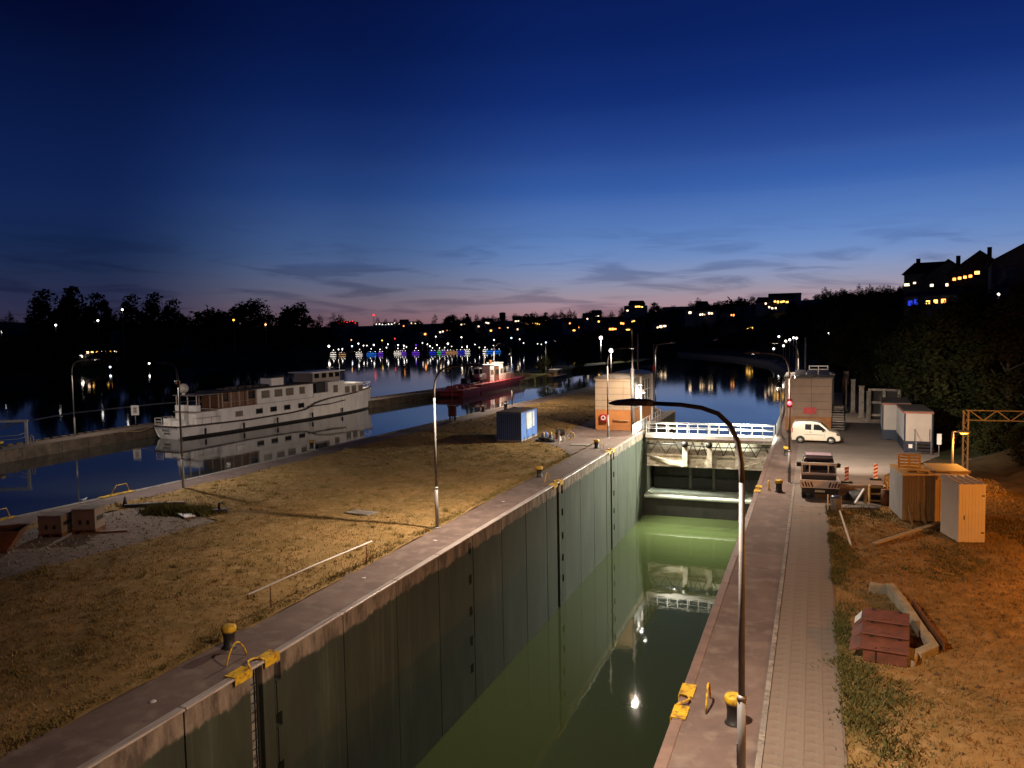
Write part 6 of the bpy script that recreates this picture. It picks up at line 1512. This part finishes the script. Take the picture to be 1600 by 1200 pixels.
# silhouettes on the left bank skyline
for i, (x, y, ztop, w, k, l) in enumerate([(-336, 257, 33.5, 1.0, 1, 'leftmost of the tall skyline trees on left bank'), (-324, 262, 34.5, 1.0, 1, 'tallest skyline tree on the left bank'), (-313, 266, 31.5, .9, 1, 'third tall skyline tree on left bank with gaps'), (-298, 272, 30.6, .9, 1, 'tall tree left in second skyline group of left bank'), (-288, 276, 31.2, .9, 1, 'tall tree in middle of second skyline group'), (-280, 279, 28.2, .9, 1, 'tree right in the second skyline group'), (-246.5, 292, 27.2, 1.15, 0, 'broad round skyline tree right of the second group'), (-226.5, 300, 25.0, 1.15, 0, 'broad round tree at right end of left bank'), (-263, 285, 24.0, 1.1, 2, 'low rounded tree between skyline groups')]):
    hgt = {0: 2.25, 1: 3.05, 2: 1.7}[k]; z0 = 3.0
    tree(x, y, z0, (ztop - z0) / hgt, k, l, True, name='skyline_tree', sxy=w)
for x, y, ztop, k, l in [(-272.8, 561.5, 25.5, 0, 'small tree left on the far middle skyline'), (-261, 566, 25.8, 1, 'pointed tree on the far middle skyline'), (-216.6, 583.6, 25.1, 1, 'left pointed tree right of the squat tower'), (-212.7, 585.1, 25.0, 1, 'right pointed tree right of squat tower'), (-201.7, 589.5, 25.8, 1, 'conical tree at right end of far middle skyline'), (-168.5, 602.6, 26.4, 0, 'round tree on skyline left of stepped apartments'), (-120, 622, 32.0, 1, 'slender tree between the two apartment blocks'), (-58.9, 646, 34.5, 2, 'round tree clump on skyline left of flat block')]:
    tree(x, y, 10, (ztop - 10) / {0: 2.25, 1: 3.05, 2: 1.7}[k], k, l, True, name='skyline_tree')
# the far woods: a mass nobody could count
vs = []; fs = []
base = [FARC[k] for k in range(3)]
data = []
for me in base:
    co = [0.0] * (len(me.vertices) * 3); me.vertices.foreach_get('co', co); data.append([(co[i * 3], co[i * 3 + 1], co[i * 3 + 2]) for i in range(len(me.vertices))])
rw_ = random.Random(21)
def drop(x, y, z, s, k, keep=.19):
    d = data[k]; c, n = math.cos(rw_.uniform(0, 6)), 0; a = rw_.uniform(0, 6.28); c, n = math.cos(a), math.sin(a)
    for q in range(0, len(d), 4):
        if rw_.random() > keep: continue
        o = len(vs)
        for i in range(4):
            X_, Y_, Z_ = d[q + i]; vs.append((x + s * (X_ * c - Y_ * n), y + s * (X_ * n + Y_ * c), z + s * (Z_ - .25)))
        fs.append((o, o + 1, o + 2, o + 3))
def shore_pt(u):
    i = min(int(u), len(SH) - 2); f = u - i
    a, b = SH[i], SH[i + 1]; h = HG[i] * (1 - f) + HG[i + 1] * f
    d = Vector((DR[i][0] * (1 - f) + DR[i + 1][0] * f, DR[i][1] * (1 - f) + DR[i + 1][1] * f)).normalized()
    return (a[0] + (b[0] - a[0]) * f, a[1] + (b[1] - a[1]) * f), d, h
for i in range(760):
    u = rw_.uniform(0, 10.95) if i < 430 else rw_.uniform(7.5, 10.95); (x, y), d, h = shore_pt(u); dd = rw_.choice([6, 14, 30, 60, 100, 150, 210, 240, 300]) + rw_.uniform(-4, 10)
    z = 1.2 + h * lerp_tab([(14, 0.05), (60, .35), (130, .8), (230, 1.0), (420, 1.05)], dd)
    town = 6.5 < u < 9.4
    if dd < 70 and town: continue
    drop(x + d.x * dd, y + d.y * dd, z - .5, rw_.uniform(2.6, 5.0) * (.72 if u > 6.5 else 1), rw_.randrange(3))
for i in range(430):
    y = rw_.uniform(205, 366) if i < 260 else rw_.uniform(366, 560); dd = rw_.uniform(2, 80); x = hill_x0(y) + dd
    drop(x, y, slope_z(x, y) - .6, rw_.uniform(1.9, 3.2) * (1 if dd > 14 else .8), rw_.randrange(3))
me = bpy.data.meshes.new('far_woods'); me.from_pydata(vs, [], fs); me.materials.append(leaf_far); me.update()
o = bpy.data.objects.new('far_woods', me); COL.objects.link(o); stuff(o)

# ================================================================== GRASS AND WEEDS
def blades(name, pts, h0, h1, w, mat, lean=.5, per=3, spread=.12):
    vs = []; fs = []
    for x, y, z, k in pts:
        for j in range(per):
            a = rnd.uniform(0, 6.28); h = rnd.uniform(h0, h1) * k; lx, ly = lean * h * rnd.uniform(-1, 1), lean * h * rnd.uniform(-1, 1)
            bx_, by_ = x + rnd.uniform(-spread, spread), y + rnd.uniform(-spread, spread); c, s_ = math.cos(a) * w * k, math.sin(a) * w * k
            o_ = len(vs); vs += [(bx_ - c, by_ - s_, z - .01), (bx_ + c, by_ + s_, z - .01), (bx_ + lx, by_ + ly, z + h)]; fs.append((o_, o_ + 1, o_ + 2))
    me = bpy.data.meshes.new(name); me.from_pydata(vs, [], fs); me.materials.append(mat); me.update()
    o = bpy.data.objects.new(name, me); COL.objects.link(o); return stuff(o)
pts = []
while len(pts) < 42000:
    y = 9 + 95 * rnd.random() ** 1.7; x = rnd.uniform(-41, -18.5)
    if not in_isl_grass(x, y): continue
    if vnoise(x, y, .6) + rnd.uniform(-1, 1) < -.4: continue
    pts.append((x, y, isl_grass_z(x, y), rnd.uniform(.6, 1.2)))
blades('dry_grass', pts[::2], .04, .12, .02, dry_grass, .9)
blades('dark_dry_grass', pts[1::2], .03, .10, .022, M('dry_grass_dark', (.22, .14, .052), .95, col2=(.16, .105, .038), scale=1.2, spec=.1), .9)
tp = []
for q in range(520):
    y = 10 + 80 * rnd.random() ** 1.6; x = rnd.uniform(-41, -18.6)
    if in_isl_grass(x, y):
        for j in range(9): tp.append((x + rnd.gauss(0, .09), y + rnd.gauss(0, .09), isl_grass_z(x, y), rnd.uniform(.7, 1.3)))
blades('meadow_tufts', tp, .08, .24, .016, M('tuft_straw', (.24, .17, .06), .95, col2=(.13, .105, .035), scale=1.0, spec=.1), .7)
pts = []
while len(pts) < 2600:
    y = 8 + 60 * rnd.random(); x = -18.55 - abs(rnd.gauss(0, .28))
    if in_isl_grass(x, y): pts.append((x, y, .02, rnd.uniform(.6, 1.3)))
blades('verge_grass', pts, .04, .11, .02, M('verge_mix', (.19, .14, .05), .9, col2=(.11, .095, .03), scale=1.2, spec=.1), .8)
pts = []
while len(pts) < 16000:
    y = 16 + 42 * rnd.random(); x = rnd.uniform(.8, 11)
    if not in_slope(x, y): continue
    if 1.2 < x < 3.0 and 25.1 < y < 28.7: continue
    pts.append((x, y, slope_z(x, y), rnd.uniform(.6, 1.3)))
blades('bank_grass', pts, .05, .15, .02, dry_grass, .9)
pts = []
while len(pts) < 4000:
    y = 18 + 29 * rnd.random(); x = .78 + abs(rnd.gauss(0, .45 + .25 * math.sin(y * .9)))
    if 1.2 < x and 25 < y < 29: continue
    if vnoise(x, y, .5) + rnd.uniform(-.4, .4) < 0: continue
    pts.append((x, y, slope_z(x, y), rnd.uniform(.5, 1.6)))
for cx, cy, r in [(1.15, 24.6, .35), (1.6, 23.4, .5), (2.0, 22.6, .4), (1.3, 21.2, .35), (1.9, 20.2, .5), (4.6, 35.5, 1.0), (5.5, 38.6, .8), (2.2, 45.6, .8), (3.2, 45.4, .7), (6.0, 36.8, .7)]:
    for q in range(190): pts.append((cx + rnd.gauss(0, r), cy + rnd.gauss(0, r), slope_z(cx, cy), rnd.uniform(.6, 1.7)))
blades('green_weeds', pts, .03, .11, .022, green_grass, .9)
pts = []
for q in range(3000):
    u = rnd.random(); x = -36.4 + 3.6 * u + rnd.gauss(0, .3); y = 33.9 + .5 * u + rnd.gauss(0, .3)
    pts.append((x, y, 0.0, rnd.uniform(.7, 1.6)))
blades('dark_weeds', pts, .1, .42, .022, green_grass, .6)
# loose stones on the gravel
mb = MB()
for q in range(900):
    x, y = rnd.uniform(-39.4, -31), rnd.uniform(20, 34.4)
    if not pip(x, y, grav_poly): continue
    s = rnd.uniform(.025, .10) * (1.5 if rnd.random() < .08 else 1)
    z = .012
    mb.add([(x - s, y, z), (x, y - s * .8, z), (x + s, y, z), (x, y + s, z), (x, y, z + s * .8)], [(0, 1, 4), (1, 2, 4), (2, 3, 4), (3, 0, 4)])
stuff(mb.build('gravel_stones', gravel_m))
mb = MB()
for q in range(260):
    x, y = rnd.uniform(1.0, 9), rnd.uniform(18, 44)
    if not in_slope(x, y) or (1 < x < 3.6 and 25 < y < 32): continue
    s = rnd.uniform(.03, .12); z = slope_z(x, y)
    mb.add([(x - s, y, z), (x, y - s * .8, z), (x + s, y, z), (x, y + s, z), (x, y, z + s * .7)], [(0, 1, 4), (1, 2, 4), (2, 3, 4), (3, 0, 4)])
stuff(mb.build('scattered_clods', M('clod', (.11, .065, .03), .95)))

# things that look alike are told apart by their order along the shore
ORD = ['leftmost', 'second from left', 'third from left', 'fourth from left', 'fifth from left', 'sixth from left', 'seventh from left', 'eighth from left', 'ninth from left', 'tenth from left', 'eleventh from left', 'twelfth from left']
same = {}
for o in COL.objects:
    if o.parent is None and o.get('label') and o.get('category') in ('house', 'boat', 'lamp', 'stud'):
        same.setdefault(o['label'], []).append(o)
for lab, lst in same.items():
    if 1 < len(lst) <= 12:
        for o, w in zip(sorted(lst, key=lambda q: math.atan2(q.location.x, q.location.y)), ORD):
            o['label'] = lab + ', ' + w
